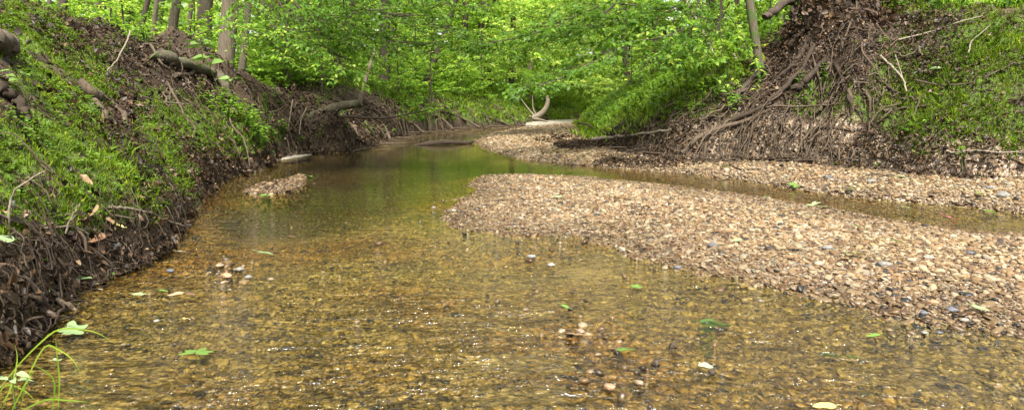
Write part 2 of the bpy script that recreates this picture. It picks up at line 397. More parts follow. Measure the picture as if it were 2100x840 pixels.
soil = N.ramp(n1, [(.3, (.016, .010, .006)), (.48, (.045, .029, .016)), (.62, (.085, .06, .036)), (.75, (.15, .115, .075))])
soil = N.mix(N.math('MULTIPLY', n2, .55), soil, (.035, .023, .014))
mossc = N.ramp(n2, [(.3, (.03, .05, .008)), (.6, (.075, .12, .013)), (.8, (.12, .17, .02))])
mf = N.ramp(N.math('ADD', N.attr('moss'), N.math('MULTIPLY', N.math('SUBTRACT', n2, .5), .8)), [(.28, (0, 0, 0)), (.5, (1, 1, 1))])
c = N.mix(mf, soil, mossc)
vor = N.n('TexVoronoi', {'Vector': co, 'Scale': 34.0, 'Randomness': 1.0})
gsep = N.n('SeparateColor', {0: vor.outputs['Color']}).outputs[0]
gr = N.ramp(gsep, [(0, (.13, .085, .05)), (.35, (.24, .165, .10)), (.7, (.34, .26, .175)), (1, (.45, .38, .30))])
gr = N.mix(N.ramp(vor.outputs['Distance'], [(.3, (0, 0, 0)), (.8, (.75, .75, .75))]), gr, (.07, .045, .025))
c = N.mix(N.attr('grav'), c, gr)
bedc = N.ramp(gsep, [(0, (.08, .058, .02)), (.4, (.16, .118, .04)), (.75, (.23, .175, .062)), (1, (.29, .23, .10))])
bedc = N.mix(N.ramp(vor.outputs['Distance'], [(.3, (0, 0, 0)), (.8, (.75, .75, .75))]), bedc, (.035, .024, .008))
sand = N.ramp(N.noise(.55, co, 3), [(.56, (0, 0, 0)), (.66, (.7, .7, .7))])
bedc = N.mix(sand, bedc, (.27, .215, .11))
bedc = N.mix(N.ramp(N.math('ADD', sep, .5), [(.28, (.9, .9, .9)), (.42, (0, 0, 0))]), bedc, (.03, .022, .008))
c = N.mix(N.ramp(N.math('ADD', sep, N.math('MULTIPLY', n2, .15)), [(.1, (.75, .75, .75)), (.3, (0, 0, 0))]), c, N.mix(1.0, c, (.45, .42, .38), 'MULTIPLY')) if False else c
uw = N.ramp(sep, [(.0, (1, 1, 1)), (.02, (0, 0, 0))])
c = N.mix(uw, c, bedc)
ht = N.math('ADD', N.math('MULTIPLY', n2, .6), N.math('MULTIPLY', n3, .4))
bp = N.n('Bump', {'Height': ht, 'Strength': .9, 'Distance': .08})
p = N.n('BsdfPrincipled', {'Base Color': c, 'Roughness': .9, 'Normal': bp.outputs[0], 'Specular IOR Level': .25})
N.l(p.outputs[0], out.inputs['Surface'])
ground = link('ground', gm, m); tag(ground, 'creek bed and eroded brown earth banks of the woodland stream', 'ground', kind='structure')

# ---------------------------------------------------------------- water sheet
wx = axis_pts([(-8, 9, .25)], -12, 60); wy = axis_pts([(-9, 40, .25)], -9, 75)
WX, WY = np.meshgrid(wx, wy); nx, ny = len(wx), len(wy)
i = np.arange(ny - 1)[:, None] * nx; j = np.arange(nx - 1)[None, :]
wf = np.stack([i + j, i + j + 1, i + nx + j + 1, i + nx + j], -1).reshape(-1, 4)
wm = fast_mesh('water', np.stack([WX.ravel(), WY.ravel(), np.zeros(WX.size)], -1), wf, None, True)
m, t, out = mat('stream_water'); N = NT(t)
co = N.n('TexCoord').outputs['Object']
mp = N.n('Mapping', {'Vector': co}); mp.inputs['Scale'].default_value = (.55, 1, 1); mp.inputs['Rotation'].default_value = (0, 0, .25)
dist = N.n('Vector' + 'Math', {0: mp.outputs[0]}, operation='ADD')
nw = N.n('TexNoise', {'Vector': co, 'Scale': 1.3, 'Detail': 2})
sc = N.n('VectorMath', {0: nw.outputs['Color']}, operation='SCALE'); sc.inputs['Scale'].default_value = .35
N.l(sc.outputs[0], dist.inputs[1])
r1 = N.noise(26, dist.outputs[0], 3, .55); r2 = N.noise(9, dist.outputs[0], 2, .5)
yy = N.n('SeparateXYZ', {0: co}).outputs[1]
calm = N.ramp(N.math('DIVIDE', yy, 20.0), [(.18, (1, 1, 1)), (.26, (.6, .6, .6)), (.34, (.16, .16, .16)), (.42, (.03, .03, .03)), (1, (.012, .012, .012))])
riff = N.ramp(N.noise(.45, co, 2), [(.35, (.45, .45, .45)), (.62, (1, 1, 1))])
hh = N.math('ADD', N.math('MULTIPLY', r1, .45), r2)
hh = N.math('MULTIPLY', hh, N.math('MULTIPLY', calm, riff))
bp = N.n('Bump', {'Height': hh, 'Strength': 1.0, 'Distance': .15})
fr = N.n('Fresnel', {'IOR': 1.333, 'Normal': bp.outputs[0]})
gl = N.n('BsdfGlossy', {'Color': (1, 1, 1, 1), 'Roughness': .07, 'Normal': bp.outputs[0]})
trn = N.n('BsdfTransparent', {'Color': (.92, .87, .64, 1)})
mx = N.n('MixShader', {0: fr.outputs[0]}); N.l(trn.outputs[0], mx.inputs[1]); N.l(gl.outputs[0], mx.inputs[2])
N.l(mx.outputs[0], out.inputs['Surface'])
water = link('water', wm, m); tag(water, 'shallow clear brown stream water with small ripples', 'water', kind='structure')

# ---------------------------------------------------------------- gravel
def icosphere(sub):
    p = (1 + 5 ** .5) / 2
    v = [(-1, p, 0), (1, p, 0), (-1, -p, 0), (1, -p, 0), (0, -1, p), (0, 1, p), (0, -1, -p), (0, 1, -p), (p, 0, -1), (p, 0, 1), (-p, 0, -1), (-p, 0, 1)]
    f = [(0, 11, 5), (0, 5, 1), (0, 1, 7), (0, 7, 10), (0, 10, 11), (1, 5, 9), (5, 11, 4), (11, 10, 2), (10, 7, 6), (7, 1, 8), (3, 9, 4), (3, 4, 2), (3, 2, 6), (3, 6, 8), (3, 8, 9), (4, 9, 5), (2, 4, 11), (6, 2, 10), (8, 6, 7), (9, 8, 1)]
    v = [np.array(a) / np.linalg.norm(a) for a in v]
    for _ in range(sub):
        c = {}; nf = []
        def mid(a, b):
            k = (min(a, b), max(a, b))
            if k not in c: q = v[a] + v[b]; v.append(q / np.linalg.norm(q)); c[k] = len(v) - 1
            return c[k]
        for a, b, d in f:
            x, y, z = mid(a, b), mid(b, d), mid(d, a); nf += [(a, x, z), (b, y, x), (d, z, y), (x, y, z)]
        f = nf
    return np.array(v), np.array(f)
ICO = [icosphere(0), icosphere(1), icosphere(2), icosphere(3)]
def pebble_templates(sub, k=9):
    V, F = ICO[sub]; out = []
    for q in range(k):
        d = R.normal(size=(6, 3)); d /= np.linalg.norm(d, axis=1)[:, None]
        off = R.uniform(.55, .9, 6); v = V.copy()
        for a, o in zip(d, off):                       # cut with planes: facets of broken stone
            s = v @ a; v = v - np.outer(np.clip(s - o, 0, None) * .9, a)
        out.append(v * (1 + .05 * R.normal(size=(len(V), 1))))
    return out, F
def pebbles(pos, rad, sub, flat=(.25, .5)):
    T, F = pebble_templates(sub); n = len(pos); V = np.stack(T)[R.integers(0, len(T), n)]
    sx = rad * R.uniform(.85, 1.35, n); sy = rad * R.uniform(.6, .95, n); szz = rad * R.uniform(flat[0], flat[1], n)
    V = V * np.stack([sx, sy, szz], -1)[:, None, :]
    a = R.uniform(0, 6.28, n); ca, sa = np.cos(a), np.sin(a)
    tx, ty = R.normal(0, .22, n), R.normal(.12, .22, n)
    x = V[..., 0] * ca[:, None] - V[..., 1] * sa[:, None]; y = V[..., 0] * sa[:, None] + V[..., 1] * ca[:, None]; z = V[..., 2]
    z = z + x * np.sin(tx)[:, None] + y * np.sin(ty)[:, None]
    W = np.stack([x, y, z], -1) + pos[:, None, :]
    k = V.shape[1]; faces = (np.arange(n)[:, None, None] * k + F[None]).reshape(-1, 3)
    return W.reshape(-1, 3), faces, k
def jgrid(x0, x1, y0, y1, sp):
    X, Y = np.meshgrid(np.arange(x0, x1, sp), np.arange(y0, y1, sp)); X = X.ravel(); Y = Y.ravel()
    return X + R.uniform(-.5, .5, X.size) * sp, Y + R.uniform(-.5, .5, Y.size) * sp
def inview(x, y, z, mx_=420, my=200):
    px, py = proj(x, y, z); return (y > .5) & (px > -mx_) & (px < 2100 + mx_) & (py > -my) & (py < 840 + my)
m, t, out = mat('pebble'); N = NT(t)
rn = N.attr('rnd'); co = N.n('TexCoord').outputs['Object']; sep = N.n('SeparateXYZ', {0: co}).outputs[2]
dry = N.ramp(rn, [(0, (.02, .019, .018)), (.05, (.06, .036, .018)), (.22, (.12, .066, .025)), (.42, (.18, .112, .05)), (.6, (.235, .165, .085)), (.78, (.31, .25, .165)), (.92, (.12, .105, .085)), (1, (.46, .41, .31))])
wet = N.ramp(rn, [(0, (.012, .014, .012)), (.06, (.05, .036, .014)), (.3, (.125, .09, .028)), (.55, (.185, .138, .046)), (.8, (.26, .20, .072)), (.94, (.13, .12, .05)), (1, (.42, .33, .16))])
nn = N.noise(60, co, 4, .65); cl = N.noise(1.6, co, 3)
wh = N.math('ADD', sep, N.math('MULTIPLY', N.math('SUBTRACT', cl, .5), .05))
wetf = N.ramp(N.math('ADD', sep, .5), [(.494, (1, 1, 1)), (.504, (0, 0, 0))])
damp = N.ramp(N.math('ADD', wh, .5), [(.52, (1, 1, 1)), (.60, (0, 0, 0))])
dry = N.mix(N.math('MULTIPLY', damp, .85), dry, N.mix(1.0, dry, (.42, .36, .28), 'MULTIPLY'))
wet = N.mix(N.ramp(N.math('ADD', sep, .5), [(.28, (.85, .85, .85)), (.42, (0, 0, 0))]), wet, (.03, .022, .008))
big = N.noise(.42, co, 3, .5)
wet = N.mix(N.ramp(big, [(.44, (0, 0, 0)), (.58, (.9, .9, .9))]), wet, N.mix(1.0, wet, (.92, .66, .36), 'MULTIPLY'))
wet = N.mix(N.ramp(N.noise(.9, co, 4, .6), [(.5, (0, 0, 0)), (.66, (.65, .65, .65))]), wet, N.mix(1.0, wet, (.42, .42, .34), 'MULTIPLY'))
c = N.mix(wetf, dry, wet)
c = N.mix(N.ramp(cl, [(.35, (.35, .35, .35)), (.6, (0, 0, 0))]), c, N.mix(1.0, c, (.5, .55, .35), 'MULTIPLY'))
c = N.mix(N.math('MULTIPLY', nn, .5), c, N.mix(1.0, c, (.45, .4, .34), 'MULTIPLY'))
rg = N.n('MapRange', {'Value': damp, 'To Min': .8, 'To Max': .35})
bp = N.n('Bump', {'Height': nn, 'Strength': .35, 'Distance': .006})
p = N.n('BsdfPrincipled', {'Base Color': c, 'Roughness': rg.outputs[0], 'Normal': bp.outputs[0], 'Specular IOR Level': .35}); N.l(p.outputs[0], out.inputs['Surface'])
M['pebble'] = m

def gravel_layer(name, label, x0, x1, y0, y1, sp, rmean, sub, cond, drop=None, sink=.25):
    x, y = jgrid(x0, x1, y0, y1, sp); z, D = height(x, y, True)
    k = cond(x, y, z, D) & inview(x, y, z)
    x, y, z = x[k], y[k], z[k]
    if drop is not None:
        kk = R.random(len(x)) > drop(x, y); x, y, z = x[kk], y[kk], z[kk]
    rad = rmean * np.clip(np.exp(R.normal(0, .46, len(x))), .4, 3.0)
    rr = np.clip(R.random(len(x)) * .9 + fbm(x, y, .5, 71, 2) * .12, 0, 1)
    if name in ('channel_gravel', 'bed_gravel'): rr = rr * (1 - .55 * np.clip((y - 5.5) / 4.5, 0, 1))
    v, f, kk = pebbles(np.stack([x, y, z + rad * sink], -1), rad, sub)
    o = link(name, fast_mesh(name, v, f, {'rnd': np.repeat(rr, kk)}, True), M['pebble'])
    tag(o, label, 'gravel', kind='stuff'); return o
def sanddrop(x, y):
    s = np.clip((fbm(x, y, 1.6, 81, 3) - .12) * 3.5, 0, .85)
    px, py = proj(x, y, 0 * x)
    return np.maximum(s * (y < 7), ell(px, py, [(1000, 640, 130, 35, .95), (1080, 720, 160, 28, .95), (1950, 715, 120, 18, .9), (1090, 790, 170, 20, .9)]))
gravel_layer('bar_gravel', 'fine distant part of the tan gravel bar', -1.6, 9.5, 7.2, 13, .025, .0138, 0, lambda x, y, z, D: (D['bar'] > -.1) & (z > -.03))
gravel_layer('bar_gravel', 'tan and brown pebbles of the dry gravel bar between the two channels', -1.6, 8.5, 3, 7.2, .0205, .012, 1, lambda x, y, z, D: (D['bar'] > -.1) & (z > -.03))
gravel_layer('bed_gravel', 'ochre pebbles under the shallow clear water', -4.5, 5, 2.4, 7.6, .0225, .0115, 1, lambda x, y, z, D: (D['bar'] <= -.1) & (D['sl'] < .02) & (z < .04), sanddrop, .1)
gravel_layer('channel_gravel', 'brown pebbles on the deeper stream bed farther off', -6, 8.5, 7.6, 15, .032, .0145, 0, lambda x, y, z, D: (D['bar'] <= -.05) & (D['sl'] < .02) & (D['sr'] < 0) & (z < .03))
gravel_layer('shore_gravel', 'pebbles along the foot of the eroded slope beside the side channel', 1, 10.5, 6, 15.5, .034, .018, 0, lambda x, y, z, D: (D['sr'] > -.12) & (D['sb'] < .25) & (D['bar'] < 0))
gravel_layer('far_bar_gravel', 'fine tan gravel of the upstream bar at the bend', -2, 6.5, 13.5, 34, .052, .023, 0, lambda x, y, z, D: (D['sr'] > -.1) & (D['sb'] < .25))
gravel_layer('island_gravel', 'low patch of pebbles and dead leaves in the water by the left bank', -5.5, -2.5, 8.5, 13, .04, .017, 0, lambda x, y, z, D: (D['isl'] > -.15))

# stones and scraps standing in the shallows
x, y = R.uniform(-3.5, 5.5, 26000), R.uniform(2.6, 9.5, 26000); px, py = proj(x, y, 0 * x); z, D = height(x, y, True)
SH = [(1250, 690, 130, 70, .5), (1380, 760, 130, 60, .55), (465, 560, 45, 30, 1), (520, 550, 40, 20, .5), (1960, 680, 160, 35, .6), (1150, 500, 190, 30, .55), (1330, 545, 90, 30, .5), (290, 605, 60, 14, .5), (1300, 800, 110, 50, .6), (2080, 740, 70, 90, .5), (960, 430, 60, 50, .7), (1560, 600, 130, 26, .6), (750, 480, 200, 40, .06), (700, 620, 500, 120, .02)]
k = (R.random(len(x)) < ell(px, py, SH) * .5 * (fbm(x, y, .35, 57, 3) > -.05)) & (D['wat'] > 0) & (D['sl'] < 0); x, y, z = x[k], y[k], z[k]
rad = .017 * np.clip(np.exp(R.normal(0, .4, len(x))), .6, 2.2)
v, f, kk = pebbles(np.stack([x, y, np.maximum(z + rad * .4, -.008 + rad * R.uniform(-.2, .3, len(x)))], -1), rad, 1, (.5, .8))
o = link('shallows_stones', fast_mesh('shallows_stones', v, f, {'rnd': np.repeat(R.random(len(x)), kk)}, True), M['pebble']); tag(o, 'small stones breaking the surface of the shallow water', 'stones', kind='stuff')
# ---------------------------------------------------------------- foliage builders
UP = np.array([0, 0, 1.0])
def rot_about(v, k, a):
    k = k / np.linalg.norm(k); return v * math.cos(a) + np.cross(k, v) * math.sin(a) + k * np.dot(k, v) * (1 - math.cos(a))
def twig_leaves(L, path, size, rng, dens=1.0, planar=.85, fine=False, width=.55, pair=False):
    """alternate leaves along a twig lying roughly in one flat spray"""
    seg = np.linalg.norm(np.diff(path, axis=0), axis=1).sum(); n = max(2, int(seg / size * 2.2 * dens))
    t = np.sort(rng.uniform(.12, 1, n)) * (len(path) - 1); i = np.minimum(t.astype(int), len(path) - 2); u = (t - i)[:, None]
    pos = path[i] * (1 - u) + path[i + 1] * u; tan = norm(path[i + 1] - path[i])
    side = norm(np.cross(tan, UP)) * np.where(np.arange(n) % 2, 1, -1)[:, None]
    ax = norm(tan * rng.uniform(.3, .9, (n, 1)) + side + rng.normal(0, .25, (n, 3)) - UP * rng.uniform(0, .5, (n, 1)))
    nr = norm(UP * planar + rng.normal(0, .38, (n, 3)))
    sz = size * rng.uniform(.6, 1.25, n)
    L.add(pos, ax, nr, sz, width, np.clip(rng.random(n) * .75 + rng.uniform(0, .25), 0, 1), fine, droop=rng.uniform(.05, .3, n))
def spray(G, L, p0, d0, length, r0, rng, size, level=0, maxlev=2, droop=.25, step=.22, fine=False, spacing=.28, dens=1.0):
    """a branch with side twigs in a flattened fan"""
    n = max(4, int(length / step)); p = np.array(p0, float); d = norm(np.array(d0, float)); pts = [p.copy()]
    for k in range(n):
        d = norm(d + rng.normal(0, .10, 3) + np.array([0, 0, -droop * (k / n) * .35])); p = p + d * length / n; pts.append(p.copy())
    pts = np.array(pts); tube(G, pts, np.linspace(r0, max(r0 * .25, .0025), len(pts)), 5 if level == 0 else 3 if level > 1 else 4, r=.5)
    if level == maxlev:
        twig_leaves(L, pts, size, rng, dens, fine=fine); return
    m = max(3, int(length / spacing)); sgn = 1
    for k in range(m):
        t = .18 + .8 * (k + rng.random()) / m; idx = t * (len(pts) - 1); i = min(int(idx), len(pts) - 2)
        q = pts[i] + (pts[i + 1] - pts[i]) * (idx - i); tan = norm(pts[i + 1] - pts[i]); sgn = -sgn
        sd_ = norm(np.cross(tan, UP)) * sgn
        dd = norm(tan * rng.uniform(.55, 1.0) + sd_ * rng.uniform(.7, 1.1) + UP * rng.normal(0, .16))
        spray(G, L, q, dd, length * rng.uniform(.32, .52) * (1.12 - t * .75), r0 * .45, rng, size, level + 1, maxlev, droop, step, fine, spacing * (.75 if level == 0 else 1), dens)
    twig_leaves(L, pts[len(pts) // 2:], size, rng, dens * .8, fine=fine)

def crown_variant(seed, H=11, n=15, reach=3.8, size=.16, dens=1.0):
    rng = np.random.default_rng(seed); G, L = Geo(), Leaves()
    lead = spline([(0, 0, 0), rng.normal(0, .25, 3) + [0, 0, H * .5], rng.normal(0, .5, 3) + [0, 0, H]], 12); tube(G, lead, np.linspace(.11, .02, 12), 6)
    for k in range(n):
        z = H * (.02 + .96 * k / n); a = k * 2.4 + rng.normal(0, .4); i = min(int(z / H * 11), 10); q = lead[i] + (lead[i + 1] - lead[i]) * (z / H * 11 - i)
        prof = math.sin(math.pi * min(.98, .28 + .72 * z / H)) ** .7
        spray(G, L, q, (math.cos(a), math.sin(a), .35 + .5 * z / H), reach * (.55 + .6 * prof) * rng.uniform(.8, 1.15), .05, rng, size, 0, 2, .3, .35, spacing=.42, dens=dens)
    return G.mesh('crown_wood'), L.mesh('crown_leaves')
def sapling_variant(seed, H=4.5, n=20, reach=1.6, size=.095, dens=1.0, lean=.15, spacing=.26):
    rng = np.random.default_rng(seed); G, L = Geo(), Leaves()
    S = Geo(); stem = spline([(0, 0, -.15), rng.normal(0, lean * .3, 3) * [1, 1, 0] + [0, 0, H * .4], rng.normal(0, lean, 3) * [1, 1, 0] + [0, 0, H]], 14)
    tube(S, stem, np.linspace(.028 * H / 4.5 + .008, .006, 14), 6)
    for k in range(n):
        t = .12 + .86 * k / n; a = k * 2.4 + rng.normal(0, .5); i = min(int(t * 13), 12); q = stem[i] + (stem[i + 1] - stem[i]) * (t * 13 - i)
        spray(G, L, q, (math.cos(a), math.sin(a), .25 + .5 * t), reach * (1.15 - .75 * t) * rng.uniform(.7, 1.2), .012, rng, size, 1, 2, .35, .2, spacing=spacing * .6, dens=dens)
    g = G
    return S.mesh('stem'), g.mesh('twigs'), L.mesh('foliage')

CROWNS = [crown_variant(100 + k, H=10 + k, n=15 + k, reach=3.4, size=.18, dens=1.1) for k in range(3)]
CROWNS += [crown_variant(140, 7, 14, 2.8, .15, 2.2)]
SAPS = [sapling_variant(200 + k, H=(3.2, 4.2, 5.2, 6.2)[k % 4], n=(15, 19, 22, 26)[k % 4], reach=(1.3, 1.6, 1.8, 2.0)[k % 4], size=(.09, .105, .12, .13)[k % 4], dens=2.6) for k in range(6)]
SHRUBS = [sapling_variant(300 + k, H=(1.3, 1.7, 2.1)[k], n=14, reach=1.0, size=(.085, .12, .105)[k], dens=2.4, lean=.3, spacing=.22) for k in range(3)]
FARS = [sapling_variant(400 + k, H=5, n=20, reach=2.0, size=.2, dens=1.6) for k in range(3)]
for s in SAPS + SHRUBS: s[0].materials.append(M['bark_dark']); s[1].materials.append(M['bark_dark']); s[2].materials.append(M['leaf'])
for c_ in CROWNS: c_[0].materials.append(M['bark_dark']); c_[1].materials.append(M['leaf'])

def roots_flare(G, base, r, rng, n=6, L=.5):
    for k in range(n):
        a = 6.283 * k / n + rng.normal(0, .3); d = np.array([math.cos(a), math.sin(a), 0])
        p0 = base + np.array([0, 0, .28]) + d * r * .5; p1 = base + d * (r + L * .35) + [0, 0, .04]; p2 = base + d * (r + L)
        p1[2] = hz(p1[0], p1[1]) + .02; p2[2] = hz(p2[0], p2[1]) - .06
        tube(G, spline([p0, p1, p2], 6), np.linspace(r * .55, r * .12, 6), 6)
TREE_I = [0]
def tree(pxb, pxt, d, wpx, label, crown=0, bark='bark', H=None, group=None, base_py=None, limbs=(), name='forest_tree', scale=1.0, flare=True):
    """trunk standing at distance d; pxb/pxt = where it leaves the ground / the top edge of the picture"""
    TREE_I[0] += 1; rng = np.random.default_rng(900 + TREE_I[0])
    x0 = (pxb - 1050) / FPX * d * 1.005; z0 = hz(x0, d)
    T = at(pxt, 0, d); k = (T[0] - x0) / max(T[2] - z0, .5)
    r = wpx / FPX * d / 2; H = H or (8.5 + 3 * rng.random())
    base = np.array([x0, d, z0]); zs = np.linspace(-.3, H, 18)
    w1, w2 = rng.normal(0, r * .35, 2), rng.uniform(0, 6, 2)
    path = np.stack([x0 + k * zs + w1[0] * np.sin(zs * .9 + w2[0]), d + w1[1] * np.sin(zs * .8 + w2[1]), z0 + zs], -1)
    G = Geo(); rad = r * (1 - .45 * np.clip(zs, 0, None) / H) * (1 + (.55 if flare else .15) * np.exp(-np.clip(zs + .3, 0, None) / .25))
    tube(G, path - base, rad, 14 if r > .08 else 9, rough=.10, rng=rng)
    root = link(name, None); root.location = base
    if flare and r > .08:
        G2 = Geo(); roots_flare(G2, base, r, rng); 
        for v, in zip(G2.v): v -= base
        for v, f in zip(G2.v, G2.f4 + G2.f3): pass
        n0 = G.n; G.v += G2.v; G.r += G2.r; G.f4 += [f + n0 for f in G2.f4]; G.f3 += [f + n0 for f in G2.f3]; G.n += G2.n
    link('trunk', G.mesh('trunk'), M[bark], root)
    if crown is not None:
        cw, cl = CROWNS[crown]
        top = path[-1] - base
        for nm, me in (('branches', cw), ('crown', cl)):
            o = link(nm, me, None, root); o.location = top - np.array([0, 0, .1]); o.rotation_euler = (0, 0, rng.uniform(0, 6.28)) if nm == 'branches' else o.rotation_euler
            o.scale = (scale,) * 3
            if nm == 'branches': rz = o.rotation_euler.z
            else: o.rotation_euler = (0, 0, rz)
    tag(root, label, 'tree', group)
    return root, path, base
# ---------------------------------------------------------------- trees one can tell apart
GRP = 'trees of the wood above the creek'
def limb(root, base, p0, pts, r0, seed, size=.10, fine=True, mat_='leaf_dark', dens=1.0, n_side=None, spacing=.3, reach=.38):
    """a long low branch as a part of its tree: wood, with its leaves as a sub-part"""
    rng = np.random.default_rng(seed); G, L = Geo(), Leaves()
    pth = spline([p0] + list(pts), 26); tube(G, pth, np.linspace(r0, r0 * .18, 26), 6)
    ln = np.linalg.norm(np.diff(pth, axis=0), axis=1).sum(); m_ = int(ln / spacing); sg = 1
    for k in range(m_):
        t = .22 + .78 * (k + rng.random()) / m_; idx = t * 25; i = min(int(idx), 24); q = pth[i] + (pth[i + 1] - pth[i]) * (idx - i)
        tan = norm(pth[i + 1] - pth[i]); sg = -sg; sdv = norm(np.cross(tan, UP)) * sg
        spray(G, L, q, norm(tan * .8 + sdv * rng.uniform(.5, 1) + UP * rng.normal(0, .12)), ln * reach * rng.uniform(.5, 1) * (1.1 - .7 * t), r0 * .3, rng, size, 1, 2, .25, .2, fine, .2, dens)
    twig_leaves(L, pth[8:], size, rng, 1, fine=fine)
    for v in G.v: v -= base
    L.b = [(v - base, f, a) for v, f, a in L.b]
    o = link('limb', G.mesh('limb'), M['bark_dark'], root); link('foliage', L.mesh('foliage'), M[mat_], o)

# left bank
t1, pth1, b1 = tree(466, 474, 16.6, 33, 'thick furrowed grey trunk at the edge of the left bank, beside a thinner pale one', 0, 'bark', group=GRP)
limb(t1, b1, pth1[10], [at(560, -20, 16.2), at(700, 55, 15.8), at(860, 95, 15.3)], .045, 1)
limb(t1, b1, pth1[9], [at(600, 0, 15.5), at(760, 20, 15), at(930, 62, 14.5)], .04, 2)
limb(t1, b1, pth1[9], [at(540, 10, 15.5), at(620, 70, 15), at(700, 125, 14.6)], .03, 3, mat_='leaf')
tree(503, 510, 19.5, 15, 'thin straight grey-brown trunk just right of the thick furrowed one', 3, 'bark', group=GRP)
t3, pth3, b3 = tree(346, 363, 18, 19, 'dark trunk curving up from a swollen foot on the left bank crest', 1, 'bark_dark', group=GRP)
limb(t3, b3, pth3[8], [at(420, -20, 20), at(520, 20, 21), at(600, 50, 21)], .03, 5, mat_='leaf')
tree(393, 392, 26, 9, 'slender pole trunk between the dark curving trunk and the thick furrowed one', 3, 'bark', group=GRP)
tree(432, 428, 29, 24, 'broad grey trunk half hidden behind the thick furrowed one', 2, 'bark', group=GRP)
tree(137, 132, 15, 17, 'dark trunk at the top of the mossy left slope', 2, 'bark_dark', group=GRP)
tree(205, 200, 23, 17, 'pale grey trunk in the bright undergrowth left of the leaning pair', 1, 'bark', group=GRP)
tree(285, 303, 16.5, 11, 'crooked dark stem leaning right at the left bank crest', 3, 'bark_dark', group=GRP, flare=False)
tree(318, 322, 21, 10, 'slim trunk behind the crooked dark stem', 3, 'bark', group=GRP)
tree(333, 330, 30, 13, 'pale slim trunk far back between two dark ones', 0, 'bark', group=GRP)
tree(415, 413, 38, 14, 'faint grey trunk deep in the wood behind the slender pole', 1, 'bark', group=GRP)
tree(706, 724, 25, 13, 'thin dark trunk behind the fallen mossy log', 3, 'bark_dark', group=GRP)
tree(792, 790, 31, 22, 'stout dark trunk above the far root-hung bank', 2, 'bark_dark', group=GRP)
tree(868, 935, 33, 12, 'dark trunk leaning right above the far root-hung bank', None, 'bark_dark', group=GRP)
tree(950, 955, 39, 15, 'tall dark trunk at the centre, its foot hidden in green saplings', None, 'bark_dark', group=GRP)
tree(985, 988, 46, 16, 'pale trunk right of the centre dark one, far up the creek', None, 'bark', group=GRP)
tree(1003, 1012, 40, 9, 'short brown bent trunk on the grassy far bank', None, 'root', group=GRP)
tree(650, 655, 34, 20, 'pale broad trunk behind the thin dark one beyond the log', 0, 'bark', group=GRP)
tree(585, 590, 30, 16, 'grey trunk above the bright leafy slope right of the thick pair', 2, 'bark', group=GRP)
# the far bend
r_, pth, b_ = tree(1084, 1094, 43, 13, 'grey dead snag with a broken top standing at the far bend', None, 'bark', H=3.6, group=GRP, name='dead_snag')
tree(1130, 1128, 56, 18, 'pale trunk behind the dead snag at the far bend', None, 'bark', group=GRP)
tree(1168, 1160, 52, 14, 'thin trunk right of the dead snag at the far bend', None, 'bark', group=GRP)
# right bank
tree(1290, 1275, 36, 15, 'dark trunk at the left end of the right-hand group of trunks', 2, 'bark_dark', group=GRP)
t2, pth2, b2 = tree(1346, 1339, 29, 20, 'stout blackish trunk with a small burl, behind hanging green sprays', 0, 'bark_dark', group=GRP)
tree(1363, 1357, 25, 8, 'thin dark stem touching the stout blackish trunk', None, 'bark_dark', group=GRP)
tree(1470, 1462, 26, 22, 'dark broad trunk left of the near mossy pole', 1, 'bark_dark', group=GRP)
t4, pth4, b4 = tree(1548, 1538, 14.3, 17, 'slim mossy green-grey trunk rising from the root tangle', 3, 'bark_moss', group=GRP, flare=False)
tree(1600, 1632, 21, 14, 'brown trunk leaning right behind the mossy pole', 3, 'bark', group=GRP)
tree(1515, 1512, 33, 12, 'far trunk between the dark broad trunk and the mossy pole', 0, 'bark', group=GRP)
tree(1665, 1640, 19.5, 12, 'pale trunk leaning left behind the leaf-draped stump', 3, 'bark', group=GRP)
tree(1752, 1748, 19, 6, 'very thin pole behind the right side of the leaf-draped stump', 3, 'bark', group=GRP)
tree(1775, 1757, 27, 22, 'dark trunk behind the crest right of the leaf-draped stump', 1, 'bark_dark', group=GRP)
tree(1870, 1872, 30, 10, 'far slim trunk above the right crest', 0, 'bark', group=GRP)
tree(2010, 1990, 26, 20, 'trunk beyond the crest near the upper right corner', 2, 'bark', group=GRP)
# low limbs reaching out over the creek
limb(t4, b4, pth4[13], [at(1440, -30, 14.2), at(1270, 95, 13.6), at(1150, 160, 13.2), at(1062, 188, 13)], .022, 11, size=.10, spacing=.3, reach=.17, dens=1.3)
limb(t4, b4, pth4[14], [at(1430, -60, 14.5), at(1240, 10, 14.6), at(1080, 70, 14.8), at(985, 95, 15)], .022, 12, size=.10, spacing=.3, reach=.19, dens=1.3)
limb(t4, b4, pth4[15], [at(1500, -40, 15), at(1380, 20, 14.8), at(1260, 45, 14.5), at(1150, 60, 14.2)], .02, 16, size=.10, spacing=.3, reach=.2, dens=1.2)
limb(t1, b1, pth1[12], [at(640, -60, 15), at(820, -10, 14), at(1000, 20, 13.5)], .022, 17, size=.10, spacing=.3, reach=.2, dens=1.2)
limb(t4, b4, pth4[12], [at(1480, 5, 14.2), at(1400, 60, 14), at(1320, 130, 13.8)], .03, 13, size=.10, mat_='leaf', reach=.24)
limb(t2, b2, pth2[8], [at(1250, 20, 24), at(1120, 60, 23), at(1000, 110, 22)], .05, 15, size=.12, mat_='leaf', fine=False)

